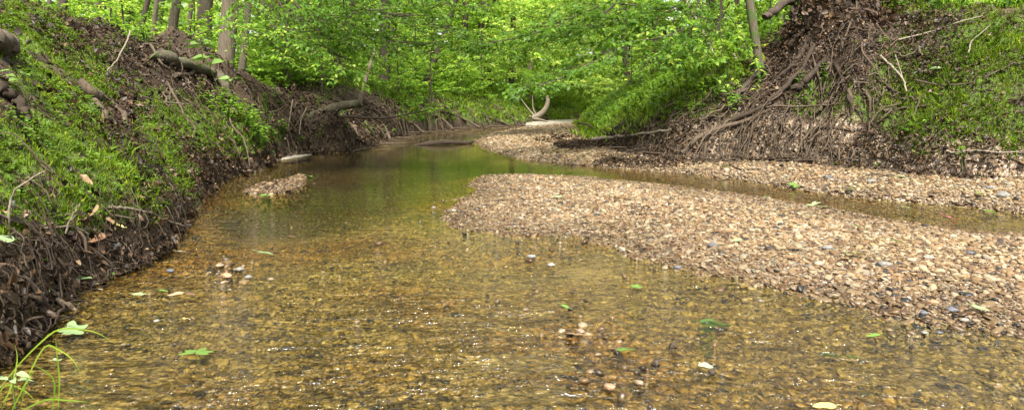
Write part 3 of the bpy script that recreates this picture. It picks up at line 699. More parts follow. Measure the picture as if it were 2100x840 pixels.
# the leaf-draped stump trunk on the right
G = Geo(); rng = np.random.default_rng(5)
sb = at(1706, 60, 14.6); sb[2] = hz(sb[0], sb[1])
zs = np.linspace(-.4, 8, 18); path = np.stack([.1 * np.sin(zs * .4) - .004 * zs, .05 * zs, zs], -1)
tube(G, path, .24 * (1 - .05 * np.clip(zs, 0, 8)) + .34 * np.exp(-np.clip(zs + .4, 0, None) / .45), 16, rough=.16, rng=rng)
st = link('leaf_draped_tree', None, loc=sb); link('trunk', G.mesh('trunk'), M['bark_dark'], st)
rng = np.random.default_rng(12); n_ = 5200; zz = rng.uniform(-1.5, 1.5, n_) ** 1; zz = np.where(zz > 1.0, zz * rng.random(n_), zz); aa = rng.uniform(0, 6.28, n_); rr = .27 + .40 * np.exp(-np.clip(zz + .2, 0, 3) / .5) + .22 * np.clip(-zz, 0, 2) + rng.exponential(.07, n_)
rad_ = np.stack([np.cos(aa), np.sin(aa), 0 * aa], -1); ps = rad_ * rr[:, None] + np.stack([0 * zz, -.15 * np.clip(-zz, 0, 2), zz], -1)
zg = height(ps[:, 0] + sb[0], ps[:, 1] + sb[1]) - sb[2]; ps[:, 2] = np.maximum(ps[:, 2], zg + rng.random(n_) * .1)
L = Leaves(); nj = norm(rad_ + rng.normal(0, .6, (n_, 3))); L.add(ps, norm(np.cross(nj, rng.normal(0, 1, (n_, 3))) - UP * .4), nj, .11 * rng.uniform(.5, 1.4, n_), rng.uniform(.4, .8, n_), np.clip(rng.beta(1.5, 2.2, n_), 0, 1), True, droop=rng.uniform(-.2, .4, n_), fold=rng.uniform(0, .35, n_))
link('clinging_leaves', L.mesh('clinging_leaves'), M['litter'], st)
for nm, me in (('branches', CROWNS[2][0]), ('crown', CROWNS[2][1])): link(nm, me, None, st, loc=(0, .3, 7.8))
def big_root(pts, r0, r1, mat_='root', lift=.03, parent=None, sides=8, n=22, name='root'):
    w_ = [hit(*p, lift=lift) if len(p) == 2 else at(*p) for p in pts]; pth = spline(w_, n)
    rngl = np.random.default_rng(int(pts[0][0] * 7 + pts[0][1]) & 65535)
    pth[1:-1] += rngl.normal(0, max(r0, .01) * .22, (n - 2, 3))
    G = Geo(); base = np.array(parent.location) if parent is not None else pth[0].copy()
    tube(G, pth - base, np.linspace(r0, r1, n), sides, rough=.12, rng=rngl)
    return G.mesh(name), base
for pts, r0, r1 in [([(1690, 40, 14.3), (1650, 100, 13.6), (1600, 165), (1545, 210)], .06, .02), ([(1720, 50, 14.3), (1760, 110, 13.7), (1800, 170), (1850, 200)], .05, .015),
                    ([(1700, 60, 14.0), (1712, 120, 13.4), (1740, 200), (1745, 240)], .055, .02), ([(1680, 45, 14.5), (1640, 70, 14.3), (1600, 120)], .05, .015),
                    ([(1735, 55, 14.4), (1790, 60, 14.0), (1800, 95, 13.8)], .06, .02)]:
    me, _ = big_root(pts, r0, r1, 'root', .05, st); link('root', me, M['root_dark'], st)
tag(st, 'old trunk on the right crest, its foot and roots buried in hanging dead leaves', 'tree', GRP)

# ---------------------------------------------------------------- saplings and shrubs in front of the wood
def place_copy(parts, names, name, loc, sc, rz, label, group, cat):
    root = link(name, None, loc=loc); root.rotation_euler = (0, 0, rz); root.scale = (sc,) * 3
    for nm, me in zip(names, parts): link(nm, me, None, root)
    tag(root, label, cat, group); return root
SAPL = [  # px, distance, variant, scale, label
 (250, 15.5, 0, .8, 'bright sapling on the left crest beside the crooked dark stem'), (600, 21, 1, 1, 'leafy sapling on the slope right of the thin pale trunk'),
 (545, 24, 2, 1, 'tall sapling filling the gap right of the thick furrowed trunk'), (665, 22, 3, .9, 'dense sapling behind the fallen mossy log'),
 (735, 26, 4, 1, 'light green sapling behind the upright stem of the mossy log'), (640, 28, 5, 1, 'airy sapling high on the slope behind the fallen log'),
 (820, 27, 0, 1.1, 'round leafy sapling on top of the far root-hung bank'), (890, 29, 1, 1, 'dense sapling on the far bank left of the creek bend'),
 (770, 32, 2, 1.1, 'tall sapling around the stout dark trunk'), (855, 34, 3, 1, 'tall airy sapling behind the far bank crest'),
 (940, 33, 4, 1, 'sapling hiding the foot of the centre dark trunk'), (985, 36, 5, 1, 'sapling right of the centre dark trunk'),
  
  
 (1290, 28, 0, 1, 'leafy sapling half way up the green right bank slope'), (1330, 24, 4, .9, 'sapling in front of the stout blackish trunk'),
 (1395, 23, 1, 1, 'broad sapling between the blackish trunk and the dark broad trunk'), (1440, 20, 0, .9, 'bright sapling left of the near mossy pole'),
 (1500, 21, 5, .9, 'tall sapling behind the near mossy pole'), (1570, 20, 2, .8, 'sapling between the mossy pole and the leaning brown trunk'),
 (1640, 22, 3, .9, 'sapling behind the left side of the leaf-draped stump'), (1790, 21, 1, .9, 'sapling on the crest right of the leaf-draped stump'),
 (1850, 23, 4, .9, 'sapling behind the long crest at upper right'), (340, 23, 5, .9, 'sapling behind the dark curving trunk'),
 (420, 25, 1, 1, 'sapling behind the thick furrowed trunk'), (160, 20, 2, .9, 'sapling behind the mossy slope at upper left'), (270, 22, 3, .9, 'sapling behind the crooked dark stem')]
for px, d, v, sc, lab in SAPL:
    x = (px - 1050) / FPX * d; place_copy(SAPS[v], ('trunk', 'twigs', 'foliage'), 'sapling', (x, d, hz(x, d) - .02), sc, R.uniform(0, 6.28), lab, 'leafy saplings along the creek', 'sapling')

# undergrowth: shrubs nobody could count, one object
def gather(meshes_pos, name, mats):
    """join many transformed copies of leaf meshes into one mesh"""
    cache = {}; V = []; F = []; A = []; n = 0
    for me, loc, sc, rz in meshes_pos:
        if me.name not in cache:
            v = np.empty(len(me.vertices) * 3, np.float32); me.vertices.foreach_get('co', v)
            lp = np.empty(len(me.loops), np.int32); me.loops.foreach_get('vertex_index', lp)
            a = np.empty(len(me.vertices), np.float32); me.attributes['rnd'].data.foreach_get('value', a)
            cache[me.name] = (v.reshape(-1, 3), lp.reshape(-1, 3), a)
        v, f, a = cache[me.name]; c_, s_ = math.cos(rz) * sc, math.sin(rz) * sc
        V.append(np.stack([v[:, 0] * c_ - v[:, 1] * s_ + loc[0], v[:, 0] * s_ + v[:, 1] * c_ + loc[1], v[:, 2] * sc + loc[2]], -1)); F.append(f + n); A.append(a); n += len(v)
    return fast_mesh(name, np.concatenate(V), np.concatenate(F), {'rnd': np.concatenate(A)})
jobs = []; rng = np.random.default_rng(77)
x = rng.uniform(-28, 26, 5200); y = rng.uniform(12, 52, 5200); z, D = height(x, y, True); px, py = proj(x, y, z)
ok = ((D['sl'] > 2.6) | (D['sb'] > 3.6) | ((D['sb'] > 2.9) & (y > 17))) & (px > -150) & (px < 2250)
ok &= ~((px > 620) & (px < 800) & (y < 21.5)) & ~((D['sb'] < 4.6) & (D['sb'] > 0) & (y < 16.5)) & ~((D['sl'] < 3.4) & (D['sl'] > 0) & (y < 19))
idx = np.where(ok)[0][:620]
for i in idx:
    s = SHRUBS[rng.integers(0, 3)]; jobs.append((s[2], (x[i], y[i], z[i] - .15), rng.uniform(.5, 1.25) * (1 if y[i] > 20 else .6), rng.uniform(0, 6.28)))
o = link('undergrowth', gather(jobs, 'undergrowth', None), M['leaf']); tag(o, 'dense low green undergrowth covering the wood floor above both banks', 'undergrowth', kind='stuff')

# far wood: one mass behind everything one can tell apart
jobs = []; trunks = Geo()
for k in range(230):
    a = rng.uniform(-.80, .80); d = rng.uniform(40, 95) / math.cos(a); d = min(d, 120)
    xx, yy = math.sin(a) * d, math.cos(a) * d; zz = hz(xx, yy)
    if inside(np.array([xx]), np.array([yy]), LP)[0] == False and inside(np.array([xx]), np.array([yy]), RP)[0] == False: continue
    rr = rng.uniform(.08, .22)
    if k % 3 == 0: tube(trunks, spline([(xx, yy, zz - .3), (xx + rng.normal(0, .3), yy, zz + 6), (xx + rng.normal(0, .8), yy, zz + 12)], 6), np.linspace(rr, rr * .5, 6), 7)
    for q in range(3):
        s = FARS[rng.integers(0, 3)]; jobs.append((s[2], (xx + rng.normal(0, 2), yy + rng.normal(0, 2), zz + (0, 3.5, 6.5)[q]), rng.uniform(1.0, 1.7), rng.uniform(0, 6.28)))
fw = link('far_wood', trunks.mesh('far_wood_trunks'), M['bark_dark']); tag(fw, 'trunks and green leaves of the distant wood beyond the bend', 'wood', kind='stuff')
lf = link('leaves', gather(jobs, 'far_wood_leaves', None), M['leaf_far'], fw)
# canopy trees of the wood that are copies, filling above the frame
FILL = [(-13, 24), (-17, 30), (-22, 36), (-13, 44), (15, 44), (15, 31), (19, 36), (-25, 26), (23, 26)]
for k, (x, y) in enumerate(FILL):
    if y < 16 or True:
        G = Geo(); z = hz(x, y); rr = rng.uniform(.09, .2); tube(G, spline([(0, 0, -.3), (rng.normal(0, .15), 0, 4), (rng.normal(0, .3), 0, 8)], 8), np.linspace(rr, rr * .6, 8), 9, rough=.08)
        root = link('forest_tree', None, loc=(x, y, z)); link('trunk', G.mesh('trunk'), M['bark'], root)
        c_ = CROWNS[k % 3]; link('branches', c_[0], None, root, loc=(0, 0, 7.8)); link('crown', c_[1], None, root, loc=(0, 0, 7.8)); root.rotation_euler = (0, 0, rng.uniform(0, 6))
        tag(root, 'tall green canopy tree deep in the wood, its slim trunk lost among leaves', 'tree', 'canopy trees lost among the leaves')
# ---------------------------------------------------------------- dead leaves, moss, grass, herbs
LIT_E = [(1175, 292, 75, 14, .9), (1705, 120, 95, 100, 1.0), (1740, 210, 60, 70, 1.0), (1600, 170, 80, 90, .8), (1830, 70, 110, 60, .9), (1880, 130, 120, 50, .6), (1900, 40, 110, 40, .8), (1400, 290, 190, 45, 1.0), (1530, 290, 130, 60, .9), (1300, 300, 90, 40, 1), (1620, 330, 70, 40, .9),
         (1760, 300, 140, 50, .8), (1950, 330, 200, 60, .6), (2020, 200, 160, 120, .25),
         (540, 150, 90, 50, .9), (610, 210, 50, 60, 1), (350, 120, 120, 40, .9), (400, 160, 90, 60, .7), (730, 260, 110, 50, 1), (630, 140, 140, 45, .9), (250, 240, 50, 80, .8), (180, 80, 120, 60, .5), (60, 130, 120, 80, .25),
         (280, 430, 110, 60, .6), (220, 490, 120, 50, .9), (60, 620, 110, 90, 1.0), (330, 330, 80, 60, .5), (420, 340, 110, 40, .6), (830, 230, 80, 50, .8), (1050, 225, 60, 25, .7), (665, 265, 60, 50, .9), (900, 240, 140, 30, .5), (1480, 220, 80, 60, .6), (100, 350, 250, 200, .12)]
def candidates(n, x0, x1, y0, y1, seed):
    rng = np.random.default_rng(seed); x = rng.uniform(x0, x1, n); y = rng.uniform(y0, y1, n)
    z, D = height(x, y, True); k = inview(x, y, z, 60, 60) & ((D['sl'] > .0) | (D['sb'] > -.3) | ((D['sr'] > 0) & (ell(*proj(x, y, z), [(1175, 292, 75, 14, 1), (1320, 335, 120, 10, .6)]) > .2))) & (z > .0)
    x, y, z = x[k], y[k], z[k]; D = {a: b[k] for a, b in D.items()}
    px, py, m_ = masks(x, y, z, D); return x, y, z, D, px, py, m_, rng
def litter(name, label, n, box, size, seed, fine, gain=1.0):
    x, y, z, D, px, py, m_, rng = candidates(n, *box, seed)
    w_ = np.clip(ell(px, py, LIT_E) * np.clip(.72 + 1.5 * fbm(x, y, .6, 91, 3), .05, 1) + .08 + .22 * (fbm(x, y, .45, 93, 3) > .05), 0, 1) * gain
    k = rng.random(len(x)) < w_; x, y, z, w_ = x[k], y[k], z[k], w_[k]
    nr = normals(x, y); pile = np.clip(w_ - .35, 0, 1)
    nrj = norm(nr + rng.normal(0, 1, (len(x), 3)) * (.35 + .6 * pile)[:, None]); ax = norm(np.cross(nrj, rng.normal(0, 1, (len(x), 3))))
    pos = np.stack([x, y, z], -1) + nr * (.01 + rng.random(len(x)) ** 2 * .13 * pile)[:, None]
    L = Leaves(); L.add(pos, ax, nrj, size * rng.uniform(.5, 1.35, len(x)), rng.uniform(.4, .8, len(x)), np.clip(rng.beta(1.3, 2.9, len(x)), 0, 1), fine, droop=rng.uniform(-.25, .35, len(x)), fold=rng.uniform(-.05, .32, len(x)))
    o = link(name, L.mesh(name), M['litter']); tag(o, label, 'leaf litter', kind='stuff'); return o
litter('leaf_litter', 'brown dead leaves lying on the left bank', 60000, (-8.5, -2, 2.4, 12), .075, 1, True)
litter('leaf_litter', 'brown dead leaves on the root-hung stretch of the left bank', 60000, (-14, -3, 12, 24), .09, 2, False)
litter('leaf_litter', 'brown dead leaves heaped on the right bank and around the stump', 190000, (1, 14, 7, 18), .068, 3, True)
litter('leaf_crumbs', 'crumbled dark leaf and bark scraps over the bare soil of the right bank', 150000, (1, 14, 7, 18), .035, 7, False, 2.2)
litter('leaf_crumbs', 'crumbled dark leaf and bark scraps over the bare soil of the left bank', 110000, (-9, -2, 2.4, 17), .03, 8, False, 2.2)
litter('leaf_litter', 'pale dead leaves scattered on the far banks', 60000, (-14, 16, 18, 44), .13, 4, False)

def shore_litter(name, label, seg, n, smax, size, seed, fine):
    """leaves and scraps caught on the steep foot of a bank"""
    rng = np.random.default_rng(seed); a, b = LEFT[seg[0]:seg[1]], LEFT[seg[0] + 1:seg[1] + 1]; ln = np.linalg.norm(b - a, axis=1); i = rng.choice(len(a), n, p=ln / ln.sum()); t = rng.random((n, 1)); q = a[i] + (b[i] - a[i]) * t
    d = norm(b[i] - a[i]); s_ = rng.exponential(smax, n) - .03; q = q + np.stack([-d[:, 1], d[:, 0]], -1) * s_[:, None]; x, y = q[:, 0], q[:, 1]; z = height(x, y); nr = normals(x, y); z = np.maximum(z, .0)
    keep = fbm(x * 1.0, y, .5, 97, 2) + rng.normal(0, .2, n) > -.25; x, y, z, nr = x[keep], y[keep], z[keep], nr[keep]; n = len(x)
    nj = norm(nr + rng.normal(0, .6, (n, 3))); pos = np.stack([x, y, z], -1) + nr * rng.uniform(.0, .09, (n, 1)) + UP * rng.uniform(0, .04, (n, 1))
    L = Leaves(); L.add(pos, norm(np.cross(nj, rng.normal(0, 1, (n, 3))) - UP * .35), nj, size * rng.uniform(.4, 1.3, n), rng.uniform(.35, .8, n), np.clip(rng.beta(1.3, 2.6, n), 0, 1), fine, droop=rng.uniform(-.2, .4, n), fold=rng.uniform(0, .35, n))
    o = link(name, L.mesh(name), M['litter']); tag(o, label, 'leaf litter', kind='stuff')
shore_litter('leaf_litter', 'leaf scraps hanging on the near left undercut, dark in place of its shade', (2, 12), 2600, .08, .055, 5, True)  # scraps stand in for the dark of an overhang not modelled
shore_litter('leaf_litter', 'leaf scraps and clods at the foot of the left bank by the pool', (12, 19), 5000, .14, .08, 6, False)
def blades(name, label, n, box, size, width, seed, cond, cat='moss', matn='moss', spread=.5, lift=0, droop=.2, fine=False):
    x, y, z, D, px, py, m_, rng = candidates(n, *box, seed)
    k = rng.random(len(x)) < cond(x, y, px, py, m_, D); x, y, z = x[k], y[k], z[k]; nr = normals(x, y)
    ax = norm(UP + nr * .5 + rng.normal(0, spread, (len(x), 3))); nn = norm(rng.normal(0, 1, (len(x), 3)))
    cl = np.clip(.35 + .5 * fbm(x, y, .35, 95, 3) + rng.normal(0, .2, len(x)), 0, 1)
    L = Leaves(); L.add(np.stack([x, y, z - .004 + lift], -1), ax, nn, size * rng.uniform(.5, 1.4, len(x)) * (.7 + .6 * np.clip(.5 + fbm(x, y, .4, 96, 2), 0, 1)), width, cl, fine, droop=rng.uniform(0, droop * 2, len(x)))
    o = link(name, L.mesh(name), M[matn]); tag(o, label, cat, kind='stuff'); return o
mo = lambda x, y, px, py, m_, D: np.clip((m_ - .15) * 2.4, 0, 1)
blades('moss', 'short bright moss matting the near left slope', 340000, (-8.5, -2, 2.6, 12), .038, .16, 11, mo)
blades('moss', 'moss in patches on the right bank slope', 340000, (3, 14, 7, 18), .055, .14, 12, mo)
blades('moss', 'moss and fine grass on the shaded left bank farther along', 90000, (-13, -4, 12, 22), .07, .13, 13, mo)
LUSH = [(335, 395, 75, 75, 1), (230, 330, 90, 60, .7), (300, 300, 60, 50, .5), (200, 420, 60, 40, .5)]
blades('grass', 'lush arching grass at the water edge of the left bank', 50000, (-6, -2.5, 4, 12), .095, .05, 14, lambda x, y, px, py, m_, D: ell(px, py, LUSH) * .38 + .02 * (m_ > .3), 'grass', 'grass', .45, droop=.45, fine=True)
blades('grass', 'long fresh grass on the green slope of the far right bank', 150000, (0, 14, 14, 42), .17, .06, 15, lambda x, y, px, py, m_, D: np.clip(ell(px, py, [(1300, 215, 150, 70, 1), (1240, 260, 60, 30, 1), (1440, 150, 120, 70, .8)]), 0, 1) * .5 * (fbm(x, y, .9, 101, 3) > -.25), 'grass', 'grass_lit', .45, droop=.4)
blades('grass', 'green grass on the far left bank slope, lightened in colour as if sunlit', 190000, (-16, 14, 20, 60), .2, .07, 16, lambda x, y, px, py, m_, D: np.clip(m_ * 1.2, 0, .8), 'grass', 'grass_lit', .45, droop=.4)
blades('grass', 'thin grass tufts on the right bank slope', 40000, (3, 14, 7, 18), .13, .05, 17, lambda x, y, px, py, m_, D: np.clip((m_ - .5), 0, 1) * .5 + .012, 'grass', 'grass', .45, droop=.4)

def herbs(name, label, n, box, size, seed, cond, k=6, hgt=.07, white=0.0, matn='herb'):
    x, y, z, D, px, py, m_, rng = candidates(n, *box, seed)
    kk = rng.random(len(x)) < cond(x, y, px, py, m_, D); x, y, z = x[kk], y[kk], z[kk]; N_ = len(x)
    nr = normals(x, y); up = norm(UP + nr * .35); L = Leaves(); base = rng.uniform(0, 6.28, N_); hh = hgt * rng.uniform(.4, 1.4, N_); sc = size * rng.uniform(.6, 1.35, N_); tone = rng.random(N_)
    for q in range(k):
        a = base + 6.283 * q * .382; rad = np.stack([np.cos(a), np.sin(a), np.zeros(N_)], -1); lv = (q // 2) / max(1, k // 2)
        pos = np.stack([x, y, z], -1) + up * (hh * (1 - .55 * lv))[:, None] + rad * (sc * .15)[:, None]
        L.add(pos, norm(rad + UP * rng.uniform(-.15, .45, (N_, 1))), norm(UP + rng.normal(0, .25, (N_, 3))), sc * rng.uniform(.8, 1.15, N_), rng.uniform(.5, .7), np.clip(tone * .7 + rng.random(N_) * .25, 0, .92), True, droop=rng.uniform(.05, .25, N_))
    L.add(np.stack([x, y, z - .01], -1), up, rad, hh * 1.05, .06, np.full(N_, .2))
    if white:
        w_ = rng.random(N_) < white; L.add(np.stack([x, y, z], -1)[w_] + up[w_] * (hh[w_] * 1.3)[:, None], rad[w_], UP + 0 * up[w_], .022, .9, np.full(w_.sum(), 1.0))
    o = link(name, L.mesh(name), M[matn]); tag(o, label, 'ground cover', kind='stuff'); return o
herbs('ground_cover', 'small leafy herbs covering the near left slope', 16000, (-8.5, -2, 3, 13), .036, 21, lambda x, y, px, py, m_, D: np.clip(m_ * 1.3 * (fbm(x, y, .5, 99, 3) > -.15), .03, .8), 5, .06, .012)
herbs('ground_cover', 'sprinkled leafy herbs on the right bank slope', 14000, (3, 15, 7, 19), .045, 22, lambda x, y, px, py, m_, D: np.clip(m_ * .35, .02, .5), 5, .06, .01)
herbs('ground_cover', 'leafy seedlings and ferny growth above and beyond the left bank', 26000, (-20, -3, 12, 34), .085, 23, lambda x, y, px, py, m_, D: np.clip(m_ * .9 + (D['sl'] > 2.5) * .5, .02, .85), 7, .25)
herbs('ground_cover', 'broad leafy growth on the green slope and crest of the right bank', 24000, (1, 22, 13, 36), .10, 24, lambda x, y, px, py, m_, D: np.clip(m_ * .7 + ((D['sb'] > 3.8)) * .5, .0, .85), 7, .25)

# fine roots and twigs hanging down the banks, too many to count
def rootlets(name, label, boxes, r, seed, matn='root', lat=.5, step=.09, nst=9, lift=.03, sag=.6, init=None, turn=.33, minz=0):
    rng = np.random.default_rng(seed); P = []
    for (x0, x1, y0, y1, n) in boxes:
        for _ in range(n): P.append(hit(rng.uniform(x0, x1), rng.uniform(y0, y1)))
    P = np.array(P); P = P[P[:, 2] > .02]; n = len(P); dirn = norm(np.array(init) + rng.normal(0, .35, (n, 3)) * [1, 1, 0]) if init else norm(np.stack([rng.normal(0, 1, n), rng.normal(0, .6, n), np.zeros(n)], -1)); off = rng.uniform(.0, lift, n); path = [P + UP * off[:, None]]
    st = step * rng.uniform(.5, 1.6, n)
    for k in range(nst):
        nr = normals(P[:, 0], P[:, 1]); down = nr * [1, 1, 0]
        dirn = norm(dirn * .9 + down * sag * .5 + rng.normal(0, turn, (n, 3)) * [1, 1, 0] * lat * 2); P = P + dirn * st[:, None] * np.clip(nr[:, 2:3], .35, 1)
        P[:, 2] = height(P[:, 0], P[:, 1]); off = np.clip(off + rng.normal(0, .014, n), .004, .16); path.append(P * [1, 1, 0] + UP * np.maximum(P[:, 2], 0)[:, None] + nr * off[:, None])
    path = np.stack(path, 1); G = Geo(); low = path[:, :, 2].min(axis=1)
    for i in range(n):
        if low[i] < .015 and rng.random() > .04 or low[i] < minz: continue
        rr = r * math.exp(rng.normal(0, .5)); tube(G, spline(path[i], 14), np.linspace(rr, rr * .35, 14), 4 if rr < .008 else 5, r=rng.random())
    o = link(name, G.mesh(name), M[matn]); tag(o, label, 'roots', kind='stuff'); return o
rootlets('fine_roots', 'tangle of bare roots and twigs on the left root-hung bank', [(320, 640, 100, 230, 130), (540, 645, 185, 290, 60), (200, 420, 90, 150, 40), (430, 640, 230, 320, 50)], .007, 31, 'root', sag=.2, lat=.6, lift=.08)
rootlets('fine_roots', 'tangle of bare roots and sticks in the debris of the right bank', [(1220, 1580, 250, 335, 120), (1480, 1700, 100, 300, 90), (1640, 1900, 60, 240, 110), (1600, 1760, 270, 345, 60)], .009, 32, 'root', sag=.12, lat=.6, lift=.1)
rootlets('fine_roots', 'roots fringing the far left bank above the pool', [(760, 1060, 200, 285, 260), (660, 800, 230, 300, 60), (1060, 1150, 215, 250, 50)], .016, 33, 'root', step=.16)
rootlets('fine_roots', 'twigs and rootlets of the near left undercut bank', [(0, 360, 470, 580, 90), (0, 160, 560, 740, 90), (220, 400, 380, 520, 50), (0, 350, 150, 420, 40)], .0045, 34, 'root', step=.05, sag=.1, lat=.6, lift=.06)
rootlets('fine_roots', 'long sticks and roots slanting down to the gravel through the debris of the right bank', [(1300, 1720, 190, 320, 110), (1500, 1800, 120, 260, 30)], .0085, 37, 'root', minz=.16, step=.12, sag=.08, lat=.5, lift=.14, init=(-1, -.12, 0), turn=.13)
rootlets('fine_roots', 'long roots slanting right down to the waterline of the far left bank', [(740, 1060, 195, 268, 260)], .016, 38, 'root', minz=.012, step=.11, sag=.1, lat=.5, lift=.12, init=(1, -.1, 0), turn=.12)
rootlets('fine_roots', 'long thin roots slanting across the shaded left bank', [(330, 620, 120, 260, 45)], .008, 39, 'root', minz=.1, step=.13, sag=.1, lat=.5, lift=.12, init=(1, -.3, 0), turn=.14)
rootlets('fine_roots', 'sparse twigs lying on the upper right bank', [(1700, 2100, 60, 380, 110), (1250, 2100, 340, 400, 30)], .006, 35, 'root', step=.08)
rootlets('fine_roots', 'bare roots and twigs hanging on the steep near left undercut', [(10, 330, 500, 640, 120), (0, 150, 600, 735, 110), (330, 400, 400, 500, 40)], .005, 36, 'root_dark', step=.04, lift=.1, sag=.1, lat=.7)  # dark root colour stands in for shade in the undercut hollow
rng = np.random.default_rng(66); x, y = rng.uniform(-3.5, 5.5, 9000), rng.uniform(2.6, 9.5, 9000); px, py = proj(x, y, 0 * x); z, D = height(x, y, True)
x[:1500] = rng.uniform(-5.2, -2.8, 1500); y[:1500] = rng.uniform(9, 12.5, 1500); px, py = proj(x, y, 0 * x); z, D = height(x, y, True)
k = (rng.random(len(x)) < ell(px, py, [(1280, 720, 160, 110, .16), (1700, 700, 400, 120, .035), (300, 610, 120, 20, .4), (470, 560, 60, 30, .3), (600, 700, 600, 140, .01), (570, 385, 90, 22, 1)])) & (D['sl'] < 0); x, y, z = x[k], y[k], z[k]; n = len(x)
L = Leaves(); nj = norm(UP + rng.normal(0, .3, (n, 3))); L.add(np.stack([x, y, np.maximum(z + .025, rng.choice([-.02, .004], n))], -1), norm(np.cross(nj, rng.normal(0, 1, (n, 3)))), nj, .05 * rng.uniform(.4, 1.4, n), rng.uniform(.3, .7, n), rng.beta(1.6, 2.4, n), True, droop=rng.uniform(-.2, .2, n), fold=rng.uniform(0, .2, n))
o = link('leaf_scraps', L.mesh('leaf_scraps'), M['litter']); tag(o, 'brown leaf scraps caught among stones in the shallow water', 'leaf litter', kind='stuff')
# ---------------------------------------------------------------- logs, thick roots and sticks
def stick(pts, r0, r1, label, matn='root', lift=.03, cat='stick', name='stick', group=None, forks=(), sides=7, n=20):
    if any(len(p) == 3 and p[2] == 'U' for p in pts):
        d0 = hit(*pts[0][:2])[1] - .05; pts = [(p[0], p[1], d0) for p in pts]; forks = [([(p[0], p[1], d0) for p in f[0]],) + f[1:] for f in forks]
    me, base = big_root(pts, r0, r1, matn, lift, None, sides, n, name)
    o = link(name, me, M[matn], loc=base)
    for fp, f0, f1 in forks:
        w_ = [hit(*p, lift=lift) if len(p) == 2 else at(*p) for p in fp]; pth = spline(w_, 12) - base; G = Geo(); tube(G, pth, np.linspace(f0, f1, 12), 6, rough=.1)
        link('fork', G.mesh('fork'), M[matn], o)
    tag(o, label, cat, group); return o
RG = 'bare roots washed out of the banks'; SG = 'dead sticks and branches on the banks'
# left side
stick([(318, 128), (350, 138), (400, 152), (435, 158), (462, 180), (468, 215)], .10, .085, 'thick mossy arching root under the dark trunk on the left bank', 'bark_moss', .13, 'root', 'thick_root', RG)
stick([(360, 172), (395, 165), (398, 150)], .04, .025, 'short stubby root forking below the thick mossy arching root', 'root', .13, 'root', 'root', RG)
stick([(310, 110), (335, 150), (375, 175), (420, 205), (452, 225)], .022, .010, 'long pale root running diagonally below the thick mossy arching root', 'root', .13, 'root', 'root', RG)
stick([(290, 205), (325, 215), (380, 220), (445, 232)], .014, .006, 'thin pale stick lying level across the shaded mossy left slope', 'dead_wood', .05, 'stick', 'stick', SG)
stick([(462, 215), (485, 240), (520, 255), (570, 268), (612, 278)], .035, .012, 'dark root sweeping down right from the trunk foot towards the water', 'root', .09, 'root', 'root', RG, [([(500, 248), (555, 280), (560, 305)], .012, .005)])
stick([(480, 245), (510, 280), (535, 310), (565, 335)], .022, .010, 'root dropping steeply to the water near the pale sand ledge', 'root', .06, 'root', 'root', RG)
stick([(268, 85), (262, 105), (240, 145), (222, 170)], .015, .008, 'slender bent stick leaning on the upper left slope', 'dead_wood', .15, 'stick', 'stick', SG)
stick([(163, 175), (195, 205), (225, 215), (250, 240), (262, 275)], .06, .03, 'weathered brown root curling down the middle of the left slope', 'root', .04, 'root', 'thick_root', RG)
stick([(195, 215), (215, 240), (240, 265), (262, 290)], .04, .018, 'straight split root beneath the weathered curling one on the left slope', 'root', .03, 'root', 'root', RG)
stick([(0, 195), (30, 215), (50, 240), (60, 260)], .05, .02, 'dark root stub at the left edge of the mossy slope', 'root_dark', .05, 'root', 'thick_root', RG)
stick([(-20, 110), (8, 108), (25, 118)], .09, .07, 'broken log end poking out at the left edge above the moss', 'bark', .08, 'log', 'log', SG)
stick([(600, 205, 16), (595, 240, 15.8), (590, 270, 15.7)], .014, .006, 'pale root dangling in the dark hollow above the sand ledge', 'dead_wood', .1, 'root', 'root', RG)
stick([(628, 222, 15.8), (618, 245, 15.7), (614, 275, 15.6)], .016, .006, 'pale double root dangling at the right end of the dark hollow', 'dead_wood', .1, 'root', 'root', RG, [([(622, 232, 15.8), (606, 258, 15.7)], .008, .004)])
stick([(545, 230, 15.5), (565, 228, 15.6), (592, 212, 15.7)], .012, .008, 'thin root crossing the front of the dark hollow', 'root', .1, 'root', 'root', RG)
# near left foreground
stick([(16, 468, 'U'), (20, 430, 'U'), (28, 393, 'U'), (58, 370, 'U'), (90, 352, 'U')], .009, .004, 'pale forked twig standing up out of the moss at the left edge', 'dead_wood', .02, 'twig', 'twig', SG)
stick([(135, 478, 'U'), (142, 455, 'U'), (155, 430, 'U'), (163, 417, 'U')], .007, .004, 'pale twig leaning right beside the heap of tan leaves', 'dead_wood', .02, 'twig', 'twig', SG, [([(142, 455, 'U'), (150, 447, 'U'), (155, 440, 'U')], .004, .002)])
stick([(228, 450), (260, 453), (305, 460), (340, 472), (378, 484)], .014, .007, 'grey stick jutting out over the water from the near left bank', 'dead_wood', .09, 'stick', 'stick', SG, [([(300, 460), (325, 490), (335, 508)], .006, .003), ([(232, 466), (290, 476), (325, 490)], .006, .004)])
stick([(-10, 470), (40, 487), (90, 498), (150, 492), (185, 508), (212, 515)], .010, .005, 'long crooked twig lying along the lip of the near left undercut', 'dead_wood', .09, 'twig', 'twig', SG)
stick([(-10, 528), (30, 535), (70, 544), (105, 546)], .008, .004, 'level twig on bare soil at the left edge', 'dead_wood', .09, 'twig', 'twig', SG)
stick([(60, 520), (68, 500), (100, 515), (120, 530)], .006, .003, 'small curled rootlet above the near left hollow', 'root', .09, 'root', 'root', RG)
stick([(40, 592), (75, 615), (110, 638), (150, 662)], .018, .014, 'stout grey stick sloping to the water on the near left debris heap', 'root', .09, 'stick', 'stick', SG)
stick([(-10, 640), (30, 646), (60, 648), (95, 670)], .009, .005, 'thin stick crossing the near left debris heap', 'root', .09, 'stick', 'stick', SG)
